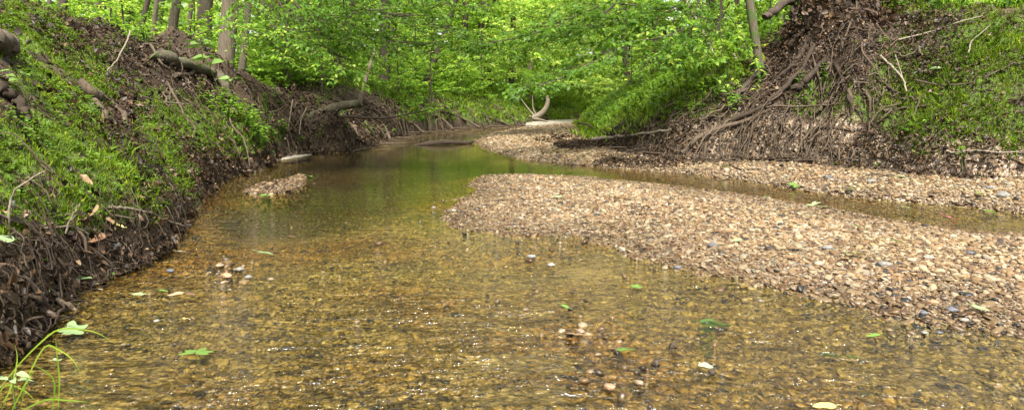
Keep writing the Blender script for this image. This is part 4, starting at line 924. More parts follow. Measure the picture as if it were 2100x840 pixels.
stick([(10, 600), (25, 625), (45, 640), (60, 690)], .014, .007, 'gnarled stick at the left end of the near debris heap', 'root_dark', .09, 'stick', 'stick', SG)
stick([(5, 700), (30, 690), (38, 720)], .007, .004, 'little bare twig low on the near debris heap', 'dead_wood', .09, 'twig', 'twig', SG)
# fallen log over the pool with its upright stem and long branch
lg = [(628, 243, 17.2), (660, 232, 17.4), (695, 218, 17.6), (730, 213, 17.8), (741, 210, 17.8)]
w_ = [at(*p) for p in lg]; G = Geo(); base = w_[0].copy(); tube(G, spline(w_, 18) - base, np.linspace(.13, .085, 18), 12, rough=.12)
lo = link('fallen_log', None, loc=base); link('trunk', G.mesh('trunk'), M['bark_moss'], lo)
G = Geo(); tube(G, spline([at(738, 212, 17.8), at(748, 170, 17.9), at(760, 130, 18), at(772, 95, 18.2)], 14) - base, np.linspace(.06, .03, 14), 9, rough=.1); link('upright_stem', G.mesh('upright_stem'), M['bark'], lo)
G = Geo(); tube(G, spline([at(664, 236, 17.3), at(720, 240, 17.0), at(790, 242, 16.6), at(840, 233, 16.3), at(885, 224, 16)], 18) - base, np.linspace(.035, .010, 18), 7, rough=.1); link('branch', G.mesh('branch'), M['bark_dark'], lo)
L = Leaves(); G = Geo(); rng = np.random.default_rng(3)
for q in ((790, 236, 16.6), (820, 228, 16.5), (850, 226, 16.4), (880, 220, 16.2)): spray(G, L, at(*q) - base, (rng.normal(0, 1), -.3, .3), .7, .008, rng, .09, 1, 2, .3, .15, True, .15)
link('foliage', L.mesh('foliage'), M['leaf'], lo)
tag(lo, 'mossy fallen log across the edge of the pool, a stem growing upright from its end', 'log')
# dark driftwood half sunk
w_ = [at(848, 299, 19.6), at(880, 294, 19.6), at(920, 291, 19.8), at(955, 293, 20), at(972, 290, 20.2)]; G = Geo(); base = w_[0]; tube(G, spline(w_, 16) - base, [.01, .03, .04, .05, .06, .06, .065, .065, .06, .06, .055, .05, .05, .045, .04, .02], 9, rough=.3)
dl = link('sunken_log', G.mesh('sunken_log'), M['root_dark'], loc=base); tag(dl, 'grey weathered log half sunk at the tip of the far gravel bar', 'log')
# bow shaped pale driftwood
w_ = [at(1092, 243, 36), at(1105, 236, 36), at(1117, 225, 36), at(1123, 210, 36), at(1122, 196, 36)]; base = hit(1096, 246); base[2] -= .05; G = Geo(); tube(G, spline(w_, 14) - base, np.linspace(.17, .08, 14), 9, rough=.12)
dw = link('driftwood', None, loc=base); link('trunk', G.mesh('trunk'), M['dead_wood'], dw)
for pts, r in (([(1098, 240, 36), (1085, 225, 36), (1068, 202, 36)], .06), ([(1100, 238, 36), (1093, 220, 36), (1092, 196, 36)], .05), ([(1095, 243, 36), (1080, 236, 36), (1062, 232, 36)], .06), ([(1096, 245, 36), (1085, 246, 36), (1072, 240, 36)], .05), ([(1092, 244, 36), (1110, 246, 35.5), (1124, 250, 35)], .09)):
    G = Geo(); tube(G, spline([at(*p) for p in pts], 10) - base, np.linspace(r, r * .3, 10), 7, rough=.12); link('branch', G.mesh('branch'), M['dead_wood'], dw)
tag(dw, 'pale bow-shaped driftwood with broken roots at the far bend', 'driftwood')
# right side
stick([(1215, 298), (1262, 292), (1310, 290), (1375, 280)], .045, .025, 'pale barkless branch end lying in the dark debris at the tip of the right bank', 'dead_wood', .13, 'branch', 'branch', SG)
stick([(1398, 325), (1435, 295), (1470, 278), (1530, 262), (1580, 240)], .05, .035, 'thick light root snaking left down to the gravel in the debris of the right bank', 'root', .13, 'root', 'thick_root', RG, [([(1470, 278), (1448, 300), (1432, 330)], .022, .012), ([(1460, 282), (1420, 285), (1390, 300)], .022, .01)])
stick([(1500, 262), (1560, 235), (1600, 200), (1640, 160), (1668, 108)], .05, .04, 'long dark pole slanting up right to the leaf-draped stump', 'root_dark', .13, 'branch', 'pole', SG)
stick([(1494, 238), (1520, 200), (1545, 172), (1562, 158)], .055, .045, 'short black leaning log against the foot of the mossy pole trunk', 'bark_dark', .13, 'log', 'log', SG)
stick([(1505, 255), (1580, 235), (1640, 235), (1690, 232), (1730, 228)], .022, .010, 'wavy pale root crossing level below the leaf-draped stump', 'root', .13, 'root', 'root', RG)
stick([(1628, 200), (1650, 180), (1690, 140)], .07, .05, 'dark stout limb propped in the green hollow under the stump', 'root_dark', .13, 'log', 'log', SG)
stick([(1400, -10, 17.5), (1420, 25, 17.3), (1440, 65, 17), (1452, 90, 16.8), (1475, 130, 16.4), (1492, 165, 16)], .035, .014, 'bleached thin branch slanting down through leaves from the top edge', 'dead_wood', .1, 'branch', 'branch', SG, [([(1442, 68, 17), (1455, 78, 17), (1464, 92, 17)], .018, .008)])
stick([(1505, 112, 15.5), (1518, 135, 15.2), (1530, 150, 15)], .035, .02, 'short bleached branch left of the mossy pole trunk', 'dead_wood', .1, 'branch', 'branch', SG)
stick([(1546, 98, 15.2), (1568, 112, 15)], .025, .02, 'short bleached stick end just right of the mossy pole trunk', 'dead_wood', .1, 'branch', 'branch', SG)
stick([(1568, 36, 14.5), (1592, 20, 14.6), (1625, -5, 14.8), (1660, -30, 15)], .07, .10, 'big blackish dead limb hanging in from the top edge left of the stump', 'bark_dark', .1, 'branch', 'branch', SG)
stick([(1742, 48, 13.8), (1770, 55, 13.6), (1802, 63, 13.3)], .020, .010, 'pale stick poking out right of the leaf-draped stump', 'dead_wood', .1, 'stick', 'stick', SG)
stick([(1788, 95, 12.9), (1797, 80, 12.9), (1803, 63, 12.9)], .05, .035, 'short dark broken stub standing up in the leaves right of the stump', 'root_dark', .1, 'log', 'stub', SG)
stick([(1840, 90), (1900, 75), (1960, 55), (2015, 40)], .018, .008, 'long thin stick rising right along the upper slope', 'dead_wood', .06, 'stick', 'stick', SG)
stick([(1805, 130), (1830, 155), (1850, 180), (1858, 205)], .022, .012, 'pale stick hanging down the middle of the right slope', 'dead_wood', .13, 'stick', 'stick', SG, [([(1835, 130), (1845, 160), (1856, 195)], .010, .005)])
stick([(1878, 170), (1920, 180), (1980, 178), (2030, 160), (2080, 135)], .016, .008, 'long bent root lying across the mossy right slope', 'root', .05, 'root', 'root', RG)
stick([(1810, 232), (1850, 228), (1900, 222)], .028, .018, 'short brown root level with the moss on the right slope', 'root', .04, 'root', 'root', RG)
stick([(1785, 325), (1830, 335), (1865, 350), (1905, 352), (1940, 342)], .018, .008, 'dark curved branch at the foot of the right slope above the pebbles', 'root', .04, 'stick', 'stick', SG, [([(1865, 350), (1880, 335), (1900, 330)], .007, .004), ([(1805, 352), (1830, 353), (1850, 345)], .006, .003)])
stick([(1940, 318), (1960, 322), (2000, 318), (2060, 322), (2110, 318)], .018, .009, 'pale wavy root sticking out low at the right edge', 'dead_wood', .06, 'root', 'root', RG)
stick([(1496, 340), (1520, 350), (1560, 349)], .016, .009, 'small dark driftwood stick on the sandy shore below the debris', 'root_dark', .02, 'stick', 'stick', SG)
stick([(1672, 272), (1700, 268), (1748, 275)], .024, .012, 'dark root end poking out above the orange-brown litter', 'root_dark', .05, 'root', 'root', RG)
stick([(1186, 253, 22), (1205, 255, 21), (1222, 268, 20), (1228, 282, 19.5)], .03, .015, 'bent dark twig hooked over the far gravel by the grassy bank', 'root_dark', .05, 'stick', 'stick', SG)
stick([(1985, 120), (1992, 95), (2010, 80), (2030, 62)], .012, .005, 'thin stem curving up the mossy slope near the right edge', 'dead_wood', .08, 'twig', 'twig', SG)
stick([(1240, 330), (1270, 322), (1300, 318)], .012, .006, 'short twig on the sand at the tip of the right debris', 'root_dark', .03, 'twig', 'twig', SG)
for k, (pts, lab) in enumerate([([(800, 292), (790, 270), (770, 245), (755, 225)], 'dark root sliding to the pool at the near end of the far left bank'), ([(870, 278), (850, 262), (825, 250), (800, 238)], 'dark root looping along the waterline of the far left bank'),
        ([(985, 266), (950, 250), (915, 235), (885, 222)], 'long root slanting down right on the far left bank'), ([(1045, 258), (1005, 246), (970, 232), (930, 212)], 'root lying along the grassy end of the far left bank'), ([(930, 270), (905, 250), (880, 240)], 'short root above the waterline of the far left bank')]):
    stick(pts, .05, .02, lab, 'root', .08, 'root', 'root', RG)

# ---------------------------------------------------------------- pale sand ledge in the water by the left hollow
out_ = [P0(*p) for p in [(534, 318), (560, 315), (600, 315), (640, 317), (610, 322), (575, 327), (550, 329)]]; G = Geo()
n_ = len(out_); V = [(x, y, -.08) for x, y in out_] + [(x, y, .01) for x, y in out_] + [(sum(p[0] for p in out_) / n_, sum(p[1] for p in out_) / n_, .03)]
F = [(i, (i + 1) % n_, n_ + (i + 1) % n_, n_ + i) for i in range(n_)]; G.add(V, F); G.f3.append(np.array([(n_ + i, n_ + (i + 1) % n_, 2 * n_) for i in range(n_)]))
m, t, out = mat('pale_sand'); N = NT(t); c = N.ramp(N.noise(22, N.n('TexCoord').outputs['Object'], 4), [(.3, (.17, .15, .115)), (.7, (.28, .25, .20))]); p = N.n('BsdfPrincipled', {'Base Color': c, 'Roughness': .9}); N.l(p.outputs[0], out.inputs['Surface'])
MS = m
o = link('sand_ledge', G.mesh('sand_ledge', False), m); tag(o, 'small pale sand ledge at the foot of the left bank', 'sand', kind='structure')

Gs = Geo(); pp = [P0(*p) for p in [(1050, 257.5), (1100, 254.5), (1150, 250.5), (1186, 249.5), (1190, 254), (1140, 256.5), (1085, 260)]]; n_ = len(pp); cx, cy2 = sum(p[0] for p in pp) / n_, sum(p[1] for p in pp) / n_
V = [(x, y, -.05) for x, y in pp] + [(cx + (x - cx) * .9, cy2 + (y - cy2) * .9, .15) for x, y in pp] + [(cx, cy2, .2)]; Gs.add(V, [(i, (i + 1) % n_, n_ + (i + 1) % n_, n_ + i) for i in range(n_)]); Gs.f3.append(np.array([(n_ + i, n_ + (i + 1) % n_, 2 * n_) for i in range(n_)]))
m2, t, out = mat('bright_sand'); N = NT(t); c = N.ramp(N.noise(6, N.n('TexCoord').outputs['Object'], 4), [(.3, (.15, .13, .095)), (.7, (.22, .195, .15))]); p = N.n('BsdfPrincipled', {'Base Color': c, 'Roughness': .9}); N.l(p.outputs[0], out.inputs['Surface'])
o = link('sand_bar', Gs.mesh('sand_bar', False), m2); tag(o, 'pale sand strip at the far bend of the creek', 'sand', kind='structure')
# ---------------------------------------------------------------- stones that stand out
def stone_mat(name, a, b):
    m, t, out = mat(name); N = NT(t); co = N.n('TexCoord').outputs['Object']; n1 = N.noise(28, co, 5, .7)
    c = N.ramp(n1, [(.3, a), (.7, b)]); bp = N.n('Bump', {'Height': n1, 'Strength': .4, 'Distance': .01}); p = N.n('BsdfPrincipled', {'Base Color': c, 'Roughness': .65, 'Normal': bp.outputs[0]}); N.l(p.outputs[0], out.inputs['Surface']); return m
SM = {'dark': stone_mat('dark_stone', (.03, .03, .034), (.10, .10, .105)), 'grey': stone_mat('grey_stone', (.09, .083, .07), (.18, .168, .145)), 'white': stone_mat('white_stone', (.12, .108, .085), (.22, .20, .16)),
      'brown': stone_mat('brown_stone', (.14, .08, .04), (.28, .17, .09)), 'tan': stone_mat('tan_stone', (.11, .075, .042), (.20, .145, .09))}
STT = [pebble_templates(3, 7)[0], ICO[3][1]]
def stone(px, py, wpx, kind, label, flat=.55, sink=.35):
    p = hit(px, py); r = wpx / 2 / FPX * p[1]; rng = np.random.default_rng(int(px * 3 + py)); v = STT[0][int(rng.integers(0, 7))].copy(); v = v / abs(v).max()
    nz = fbm(v[:, 0] * 2 + px, v[:, 1] * 2 + v[:, 2], 1.0, 7, 3); v *= (1 + .12 * nz)[:, None]
    a = rng.uniform(-.5, .5); v = v * [r, r * .8, r * flat]; v = np.stack([v[:, 0] * math.cos(a) - v[:, 1] * math.sin(a), v[:, 0] * math.sin(a) + v[:, 1] * math.cos(a), v[:, 2]], -1)
    G = Geo(); G.add(v, STT[1]); o = link('stone', G.mesh('stone'), SM[kind], loc=(p[0], p[1] + r * .3, p[2] + r * flat * (1 - 2 * sink) + .008)); tag(o, label, 'stone', 'larger stones on the gravel and in the shallows'); return o
for a in [(1463, 508, 24, 'dark', 'charcoal stone alone near the water edge of the gravel bar'), (1700, 366, 22, 'dark', 'dark round stone half way along the shore below the right slope'), (1788, 375, 26, 'grey', 'smooth grey stone on the shore left of the big pale leaf'),
          (931, 434, 14, 'white', 'white stone at the far left tip of the gravel bar'), (1130, 547, 20, 'white', 'pale round stone standing in the shallows left of the gravel bar'), (1090, 530, 22, 'grey', 'flat grey stone in the shallows beside the pale round one'),
          (1700, 514, 26, 'grey', 'grey stone in the middle of the gravel bar'), (1818, 548, 34, 'grey', 'largest grey stone on the right part of the gravel bar'), (1906, 532, 24, 'white', 'off-white stone between two grey ones on the right of the bar'),
          (1560, 340 + 280, 12, 'grey', 'tiny grey stone in the water below the bar'), (1915, 625, 28, 'brown', 'reddish brown stone among dark ones at the lower edge of the bar'), (1955, 640, 28, 'dark', 'glossy dark stone at the lower right edge of the bar'),
          (1895, 646, 22, 'dark', 'black flat stone left of the reddish brown one'), (1990, 522, 20, 'dark', 'dark stone at the right edge of the dry gravel'), (2060, 405, 34, 'grey', 'large grey stone on the shore near the right edge'), (2035, 388, 22, 'grey', 'grey stone behind the large one on the shore near the right edge'),
          (1252, 800, 30, 'brown', 'rounded orange-brown stone near the bottom edge'), (1312, 790, 24, 'tan', 'tan stone right of the rounded orange-brown one'), (1980, 662, 22, 'white', 'whitish stone in shallow water at the lower right'), (2003, 662, 20, 'tan', 'tan stone beside the whitish one at the lower right'),
          (463, 570, 24, 'brown', 'orange stone in the cluster of pebbles in the left shallows'), (490, 556, 22, 'grey', 'grey stone in the cluster in the left shallows'), (450, 548, 20, 'tan', 'pinkish stone at the left of the cluster in the left shallows'), (508, 572, 18, 'grey', 'small wet stone at the right of the cluster in the left shallows'), (555, 576, 16, 'tan', 'tan stone alone right of the cluster in the left shallows'),
          (348, 559, 20, 'dark', 'dark wet stone in the water off the near left bank'), (320, 662, 14, 'white', 'small white stone in the left shallows'), (48, 628, 44, 'brown', 'rounded brown stone lodged in the near left debris heap'), (233, 512, 34, 'grey', 'grey stone in the hollow below the heap of tan leaves'),
          (1390, 552, 20, 'dark', 'dark brown stone at the lower left edge of the gravel bar'), (1898, 686, 16, 'grey', 'left one of two small grey stones in the water at lower right'), (1927, 686, 16, 'dark', 'right one of two small grey stones in the water at lower right'), (1190, 684, 20, 'tan', 'tan stone wet at its foot next to the dark twiggy clump')]: stone(*a)

# ---------------------------------------------------------------- fallen leaves one can tell apart
def leaf_outline(kind, rng, n=40):
    a = np.linspace(0, 2 * math.pi, n, endpoint=False)
    if kind == 'lobed':
        r = .55 + .42 * np.abs(np.cos(2.5 * a)) ** 1.4 + .05 * np.cos(13 * a); r = r * (1 - .35 * np.exp(-((a - math.pi) / .35) ** 2)); return np.stack([r * np.cos(a), r * .95 * np.sin(a)], -1)
    r = 1.0 + .03 * np.cos(17 * a); x = np.cos(a); y = .48 * np.sin(a) * (1 - .35 * np.cos(a)); return np.stack([x * r, y * r], -1)
def one_leaf(kind, size, rng, curl=.15):
    o_ = leaf_outline(kind, rng); n = len(o_); rings = [o_ * s for s in (1, .7, .35)]; v = np.vstack(rings + [np.zeros((1, 2))])
    z = curl * (v[:, 1] ** 2) * 1.2 + curl * rng.normal(0, 1) * v[:, 0] * .5 + curl * .5 * np.sin(v[:, 0] * 5 + rng.uniform(0, 6)) * np.abs(v[:, 1]) + .02 * np.cos(v[:, 0] * 12) * 0
    z -= .03 * (np.abs(v[:, 1]) < .04)
    V = np.column_stack([v, z]) * size / 2; F4 = []; F3 = []
    for q in range(2):
        for i in range(n): F4.append((q * n + i, q * n + (i + 1) % n, (q + 1) * n + (i + 1) % n, (q + 1) * n + i))
    for i in range(n): F3.append((2 * n + i, 2 * n + (i + 1) % n, 3 * n))
    return V, F4, F3
LMAT = {'green': leaf_mat('leaf_fresh', [(0, (.07, .13, .02)), (1, (.12, .20, .04))], .2, (1.3, 1.4, .9)), 'pale': leaf_mat('leaf_pale_green', [(0, (.14, .20, .08)), (1, (.24, .30, .15))], .2, (1.1, 1.2, .9)),
        'deep': leaf_mat('leaf_deep_green', [(0, (.03, .055, .012)), (1, (.045, .075, .015))], .05, (1.3, 1.4, .9)), 'white': leaf_mat('leaf_whitish', [(0, (.24, .24, .17)), (1, (.36, .34, .25))], .15, (1, 1, .9)),
        'tan': leaf_mat('leaf_tan', [(0, (.17, .10, .05)), (1, (.30, .20, .12))], .12, (1.1, 1, .9)), 'brown': leaf_mat('leaf_brown', [(0, (.08, .045, .025)), (1, (.16, .09, .05))], .1, (1.1, 1, .9)),
        'yellow': leaf_mat('leaf_yellow', [(0, (.45, .38, .12)), (1, (.55, .48, .22))], .2, (1.1, 1.1, .8)), 'pink': leaf_mat('petal_pink', [(0, (.55, .10, .14)), (1, (.65, .2, .24))], .2, (1, 1, 1))}
def fallen(px, py, wpx, kind, colr, label, tilt=.15, dist=None, lift=.012, curl=.15, name='fallen_leaf', cat='leaf', group='single leaves fallen on the creek and gravel'):
    rng = np.random.default_rng(int(px * 5 + py)); p = at(px, py, dist) if dist else hit(px, py); size = wpx / FPX * p[1] * 1.05
    V, F4, F3 = one_leaf(kind, size, rng, curl); a = rng.uniform(-.6, .6) + (math.pi if rng.random() < .5 else 0)
    Mx = np.array(Matrix.Rotation(rng.normal(0, tilt), 3, 'X') @ Matrix.Rotation(rng.normal(0, tilt) + tilt * .6, 3, 'Y') @ Matrix.Rotation(a, 3, 'Z')); V = V @ Mx.T
    V[:, 2] -= V[:, 2].min() * (0 if dist else 1)
    G = Geo(); G.add(V, F4, rng.random()); G.f3.append(np.array(F3))
    gravel = .022 if (not dist and p[2] > .02) else 0
    o = link(name, G.mesh(name), LMAT[colr], loc=(p[0], p[1], p[2] + (0 if dist else lift * .5 + gravel - (.03 if colr == 'deep' else 0)))); tag(o, label, cat, group)
    G = Geo(); d = np.array([math.cos(a + math.pi), math.sin(a + math.pi), 0]); e = V[20] if kind == 'lobed' else V[20]
    tube(G, spline([e * .98, e * 1.3 + [0, 0, size * .03], e * 1.6], 6), size * .014, 4); link('stalk', G.mesh('stalk'), LMAT[colr], o); return o
for a in [(545, 523, 34, 'oval', 'pale', 'pale green leaf lying on pebbles in the left shallows'), (468, 600, 32, 'lobed', 'white', 'whitish crumpled leaf floating in the left shallows'), (378, 656, 20, 'lobed', 'yellow', 'small star-shaped yellowish leaf on the water at left'),
          (335, 598, 26, 'oval', 'green', 'small green leaf on the water beside curled dead leaves'), (285, 606, 30, 'lobed', 'pale', 'curled pale leaf floating near the left bank'), (390, 605, 22, 'oval', 'brown', 'brown curled leaf right of the floating green one'), (360, 606, 30, 'oval', 'tan', 'tan strip of dead leaf floating near the left bank'),
          (150, 683, 62, 'lobed', 'pale', 'big mottled pale leaf at the foot of the near debris heap'), (372, 518, 20, 'oval', 'white', 'little whitish leaf on dark water off the bank'), (206, 595, 10, 'oval', 'white', 'tiny white leaf scrap by the left hollow'),
          (1512, 500, 24, 'lobed', 'pale', 'light green star-shaped leaf on the gravel right of the charcoal stone'), (1632, 516, 32, 'oval', 'white', 'cream leaf on the middle of the gravel bar'), (1742, 528, 24, 'lobed', 'green', 'bright green leaf, left of a joined pair on the gravel bar'), (1760, 531, 26, 'lobed', 'green', 'bright green leaf, right of a joined pair on the gravel bar'),
          (1754, 474, 24, 'lobed', 'pale', 'pale green leaf in the middle of the bar behind the bright pair'), (1842, 507, 30, 'oval', 'pale', 'long pale leaf on the right half of the bar'), (1572, 412, 22, 'lobed', 'pale', 'pale leaf on the far edge of the bar beside the side channel'), (1632, 385, 34, 'lobed', 'green', 'green leaf on the shore across the side channel'),
          (1742, 394, 26, 'oval', 'green', 'green leaf on wet pebbles across the side channel'), (1848, 367, 28, 'lobed', 'pale', 'big pale green leaf standing on edge at the foot of the right slope'), (1486, 347, 20, 'lobed', 'pale', 'pale leaf on the sandy shore below the debris'), (1668, 427, 30, 'lobed', 'pale', 'pale leaf at the left of the row along the side channel'),
          (1690, 430, 30, 'oval', 'pale', 'long leaf at the right of the row along the side channel'), (2010, 405, 26, 'lobed', 'green', 'green leaf on the shore at far right'), (2030, 437, 26, 'lobed', 'green', 'green leaf floating in the side channel at right'), (1860, 428, 20, 'oval', 'pale', 'pale leaf at the water edge of the side channel'),
          (1200, 460, 26, 'oval', 'pale', 'pale green leaf on the left part of the gravel bar'), (1140, 409, 26, 'oval', 'pale', 'pale leaf near the far end of the gravel bar'), (1325, 411, 22, 'oval', 'brown', 'brown leaf at the top of the gravel bar'), (1044, 473, 20, 'oval', 'green', 'green leaf at the wet near edge of the bar'), (1326, 427, 18, 'oval', 'tan', 'tan leaf near the top of the gravel bar'),
          (1305, 590, 28, 'lobed', 'green', 'bright green leaf in the water below the gravel bar'), (1162, 634, 26, 'oval', 'green', 'green leaf caught on the upper dark seed ball'), (1282, 722, 46, 'lobed', 'green', 'light green leaf resting on pebbles near the bottom'), (1468, 660, 66, 'oval', 'deep', 'long deep green leaf under the water'),
          (1700, 720, 44, 'oval', 'deep', 'greenish yellow leaf under the water at right'), (1748, 722, 22, 'oval', 'deep', 'small deep green leaf under the water at right'), (1790, 692, 28, 'oval', 'green', 'faint green leaf under the water at right'), (1446, 757, 44, 'oval', 'white', 'cream curled leaf beside a dark seed ball near the bottom'), (1522, 588, 26, 'oval', 'tan', 'tan leaf tip sticking out of the water'),
          (1690, 835, 50, 'oval', 'yellow', 'dull yellow leaf in the water at the bottom edge'), (1950, 452, 32, 'oval', 'pink', 'pink petal floating in the side channel at right'), (2010, 645, 34, 'oval', 'pale', 'pale yellow leaf over stones at lower right'), (1180, 690, 40, 'oval', 'tan', 'dry brown leaf folded over the twiggy clump'), (115, 742, 26, 'lobed', 'pale', 'pale leaf scrap on brown water behind the foreground grass'),
          (200, 640 - 57, 6, 'oval', 'white', 'white petal by the left hollow'), (1905, 405, 22, 'oval', 'tan', 'tan leaf on the shore right of the big pale leaf'), (636, 365, 24, 'lobed', 'green', 'green leaf on the low pebble patch'), (545, 402, 24, 'oval', 'green', 'green leaf at the near edge of the low pebble patch'), (598, 487, 16, 'oval', 'brown', 'brown scrap floating in the middle of the stream')]: fallen(*a)
# leaves of the near left heap
for a in [(188, 478, 52, 'lobed', 'tan', 'large tan leaf on top of the heap on the near left bank', .5, 5.5), (222, 482, 40, 'lobed', 'tan', 'second tan leaf folded at the right of the large one', .6, 5.45), (212, 488, 26, 'oval', 'green', 'small green leaf on the heap of tan leaves', .9, 5.3), (240, 490, 30, 'oval', 'yellow', 'yellowish leaf at the right end of the heap of tan leaves', .6, 5.4),
          (150, 492, 24, 'lobed', 'tan', 'tan leaf left of the heap, beside the pale twig', .9, 5.4), (108, 500, 22, 'lobed', 'tan', 'star-shaped tan leaf among the twigs on the lip', .6, 5.2), (10, 466, 30, 'lobed', 'tan', 'pinkish tan leaf at the foot of the pale forked twig', .4, 5.5), (12, 528, 34, 'oval', 'pale', 'pale leaf on bare soil at the left edge', .4, 4.9),
          (195, 520, 46, 'oval', 'brown', 'rust brown leaf hanging below the heap into the hollow', 1.1, 5.1), (205, 545, 40, 'oval', 'brown', 'lower brown leaf hanging in the hollow', 1.2, 5.0), (98, 640, 50, 'lobed', 'pale', 'grey-green crumpled leaf draped on the near debris heap', 1.0, 3.9), (162, 587, 52, 'oval', 'pale', 'long pale green leaf lying in the dark hollow at the water', .3, 4.75), (22, 598, 40, 'oval', 'brown', 'brown leaf at the top of the near debris heap', .8, 4.0), (180, 402, 30, 'oval', 'tan', 'tan leaf above the pale twig on the left slope', .3, 6.9), (5, 745, 50, 'oval', 'brown', 'brown folded leaf low at the left edge', .6, 3.45)]:
    fallen(*a[:6], tilt=a[6], dist=None, curl=.35, lift=.12)
# compound leaf floating on the water
p = hit(402, 728); cl = link('compound_leaf', None, loc=(p[0], p[1], .012)); rng = np.random.default_rng(8); sz = 34 / FPX * p[1]
for k, an in enumerate((20, 75, 150, 200, -25)):
    V, F4, F3 = one_leaf('oval', sz, rng, .05); V[:, 0] += sz * .55; c_, s_ = math.cos(math.radians(an)), math.sin(math.radians(an)); V = V @ np.array([[c_, s_, 0], [-s_, c_, 0], [0, 0, 1]]); V[:, 2] += .001 * k; G = Geo(); G.add(V, F4, .5); G.f3.append(np.array(F3)); link('leaflet', G.mesh('leaflet'), LMAT['green'], cl)
G = Geo(); tube(G, [(0, 0, .002), (.03, -.05, .002), (.05, -.09, .0)], .0015, 4); link('stalk', G.mesh('stalk'), LMAT['green'], cl)
tag(cl, 'green five-part leaf floating alone on the left shallows', 'leaf')

# spiky seed balls
def seed_ball(px, py, wpx, label):
    p = hit(px, py); r = .62 * wpx / 2 / FPX * p[1]; rng = np.random.default_rng(int(px)); V, F = ICO[2]; v = V.copy(); s_ = rng.random(len(V)) < .38; v[s_] *= 1.38; v[~s_] *= .82
    G = Geo(); G.add(v * r * .8, F); o = link('seed_ball', G.mesh('seed_ball', False), M['bark_dark'], loc=(p[0], p[1], p[2] + r * .3)); tag(o, label, 'seed ball', 'dark spiky seed balls in the shallows')
    G = Geo(); tube(G, spline([(0, 0, r * .6), (r * .8, .0, r * 1.3), (r * 2.2, r * .5, r * .9)], 6), .0014, 4); link('stalk', G.mesh('stalk'), M['bark_dark'], o)
for a in [(1170, 634, 20, 'dark spiky seed ball beside the small green leaf in the shallows'), (1173, 600, 14, 'small dark seed ball alone, farther out than the one with the green leaf'), (1380, 711, 28, 'spiky seed ball right of the light green leaf near the bottom'), (1345, 747, 30, 'largest dark seed ball, below the light green leaf'),
          (1460, 765, 24, 'seed ball touching the cream curled leaf'), (1168, 686, 24, 'blackish seed ball in the twiggy clump'), (1061, 498, 14, 'small brown seed ball at the wet tip of the bar'), (1778, 532, 14, 'little dark seed ball next to the bright green pair of leaves'), (1305, 765, 18, 'dark seed ball left of the largest one')]: seed_ball(*a)

# ---------------------------------------------------------------- small plants
def ribbon(G, pts, w0, rngl, n=16):
    p = spline(pts, n); t = np.gradient(p, axis=0); t = norm(t); s = norm(np.cross(t, np.array([0, -1, .35]))); wv = w0 * np.sin(np.linspace(.45, math.pi - .02, n))[:, None]
    V = np.stack([p - s * wv, p + [0, 0, -.0012], p + s * wv], 1).reshape(-1, 3); F = []
    for i in range(n - 1):
        for j in (0, 1): F.append((i * 3 + j, i * 3 + j + 1, i * 3 + j + 4, i * 3 + j + 3))
    G.add(V, F, rngl.uniform(.3, .9))
gp = link('grass_plant', None, loc=at(20, 850, 2.75)); base = np.array(gp.location); rngl = np.random.default_rng(4)
BL = [[(0, 795, 2.8), (40, 745, 2.8), (85, 700, 2.8), (118, 676, 2.8), (160, 674, 2.75), (200, 682, 2.7), (236, 704, 2.65)], [(30, 850, 2.7), (90, 820, 2.7), (140, 820, 2.7), (185, 824, 2.7)], [(40, 850, 2.75), (55, 780, 2.7), (90, 712, 2.7), (118, 715, 2.65), (150, 738, 2.6), (168, 770, 2.6)],
      [(105, 850, 2.7), (112, 800, 2.7), (105, 770, 2.7), (62, 742, 2.7)], [(118, 850, 2.75), (122, 780, 2.75), (117, 730, 2.75), (114, 690, 2.75)], [(20, 850, 2.6), (50, 790, 2.6), (70, 760, 2.65)], [(-10, 850, 2.8), (20, 800, 2.8), (35, 740, 2.85), (30, 700, 2.85)], [(60, 850, 2.6), (95, 840, 2.55), (130, 850, 2.5)], [(-10, 830, 2.9), (10, 790, 2.9), (50, 800, 2.8), (80, 830, 2.75)]]
for b in BL:
    G = Geo(); ribbon(G, [at(*q) - base for q in b], .0034, rngl); link('blade', G.mesh('blade'), M['grass'], gp)
tag(gp, 'arching fresh green grass blades rising in the bottom left corner', 'grass plant')
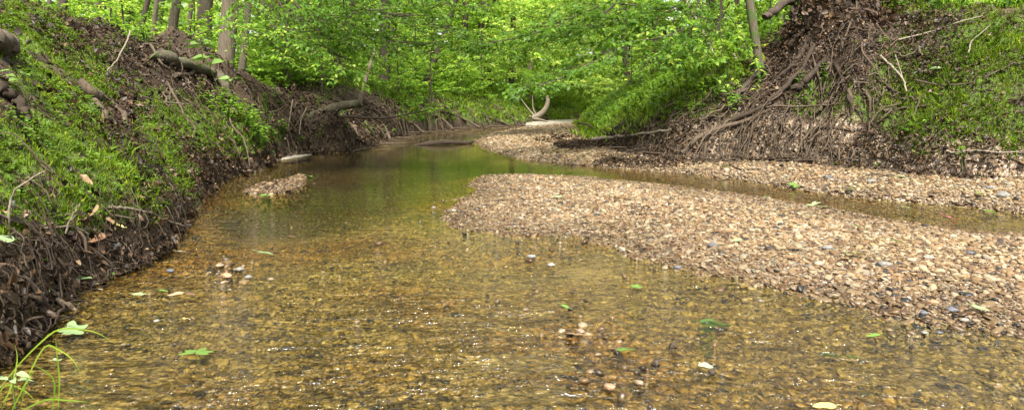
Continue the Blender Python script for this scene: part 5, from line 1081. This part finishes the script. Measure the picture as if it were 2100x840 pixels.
def seedling(px, py, dist, hgt, nl, ls, label, pale=False):
    b = hit(px, py) if dist is None else at(px, py, dist); o = link('seedling', None, loc=b); rngl = np.random.default_rng(int(px + py)); G = Geo(); top = np.array([rngl.normal(0, .15) * hgt, -.2 * hgt, hgt]); sp_ = spline([(0, 0, -.03), top * .55, top], 8); tube(G, sp_, .003 if hgt < .4 else .005, 5); link('stem', G.mesh('stem'), LMAT['green'], o)
    L = Leaves(); a = np.arange(nl) * 2.4 + rngl.uniform(0, 6); t = np.linspace(.55, 1, nl) ** .6; pos = top * t[:, None]; rad = np.stack([np.cos(a), np.sin(a), .1 + 0 * a], -1)
    L.add(pos + rad * ls * .25, rad + rngl.normal(0, .1, (nl, 3)), UP + rngl.normal(0, .3, (nl, 3)), ls * rngl.uniform(.75, 1.1, nl), .5, rngl.uniform(.3, .8, nl), True, droop=.2); link('foliage', L.mesh('foliage'), LMAT['pale' if pale else 'green'], o)
    tag(o, label, 'plant', 'small plants standing out on the banks'); return o
for a in [(30, 822, 2.7, .12, 6, .06, 'pale broad-leaved seedling among the foreground grass blades', True), (228, 585, 4.9, .09, 6, .05, 'light green seedling at the water in front of the left hollow'), (448, 180, 13.2, .55, 8, .28, 'broad-leaved sapling sprig in front of the thick furrowed trunk'), (425, 128, 13.5, .35, 7, .26, 'bright seedling left of the thick furrowed trunk foot'),
          (480, 178, 13, .15, 6, .2, 'low bright seedling at the foot of the thick furrowed trunk'), (275, 100, 14, .35, 7, .25, 'pale leafed sprig on the left crest'), (358, 55, 15, .5, 7, .28, 'leafy sprig in front of the dark curving trunk'), (60, 215, None, .25, 7, .12, 'green seedling on the middle of the left slope'), (1350, 240, None, .3, 9, .16, 'seedling at the top of the dark debris on the right bank'),
          (1475, 215, None, .35, 12, .14, 'yellow-green leafy sprig left of the black leaning log'), (1860, 230, None, .22, 14, .028, 'grassy green weed in the middle of the right slope'), (1975, 355, None, .4, 12, .06, 'upright fine-leaved weed low on the right slope'), (1930, 150, None, .08, 6, .16, 'cluster of pale leaves flat on the mossy right slope', True), (1735, 15, 15.2, .4, 9, .2, 'leafy sprig behind the leaf-draped stump')]: seedling(*a)
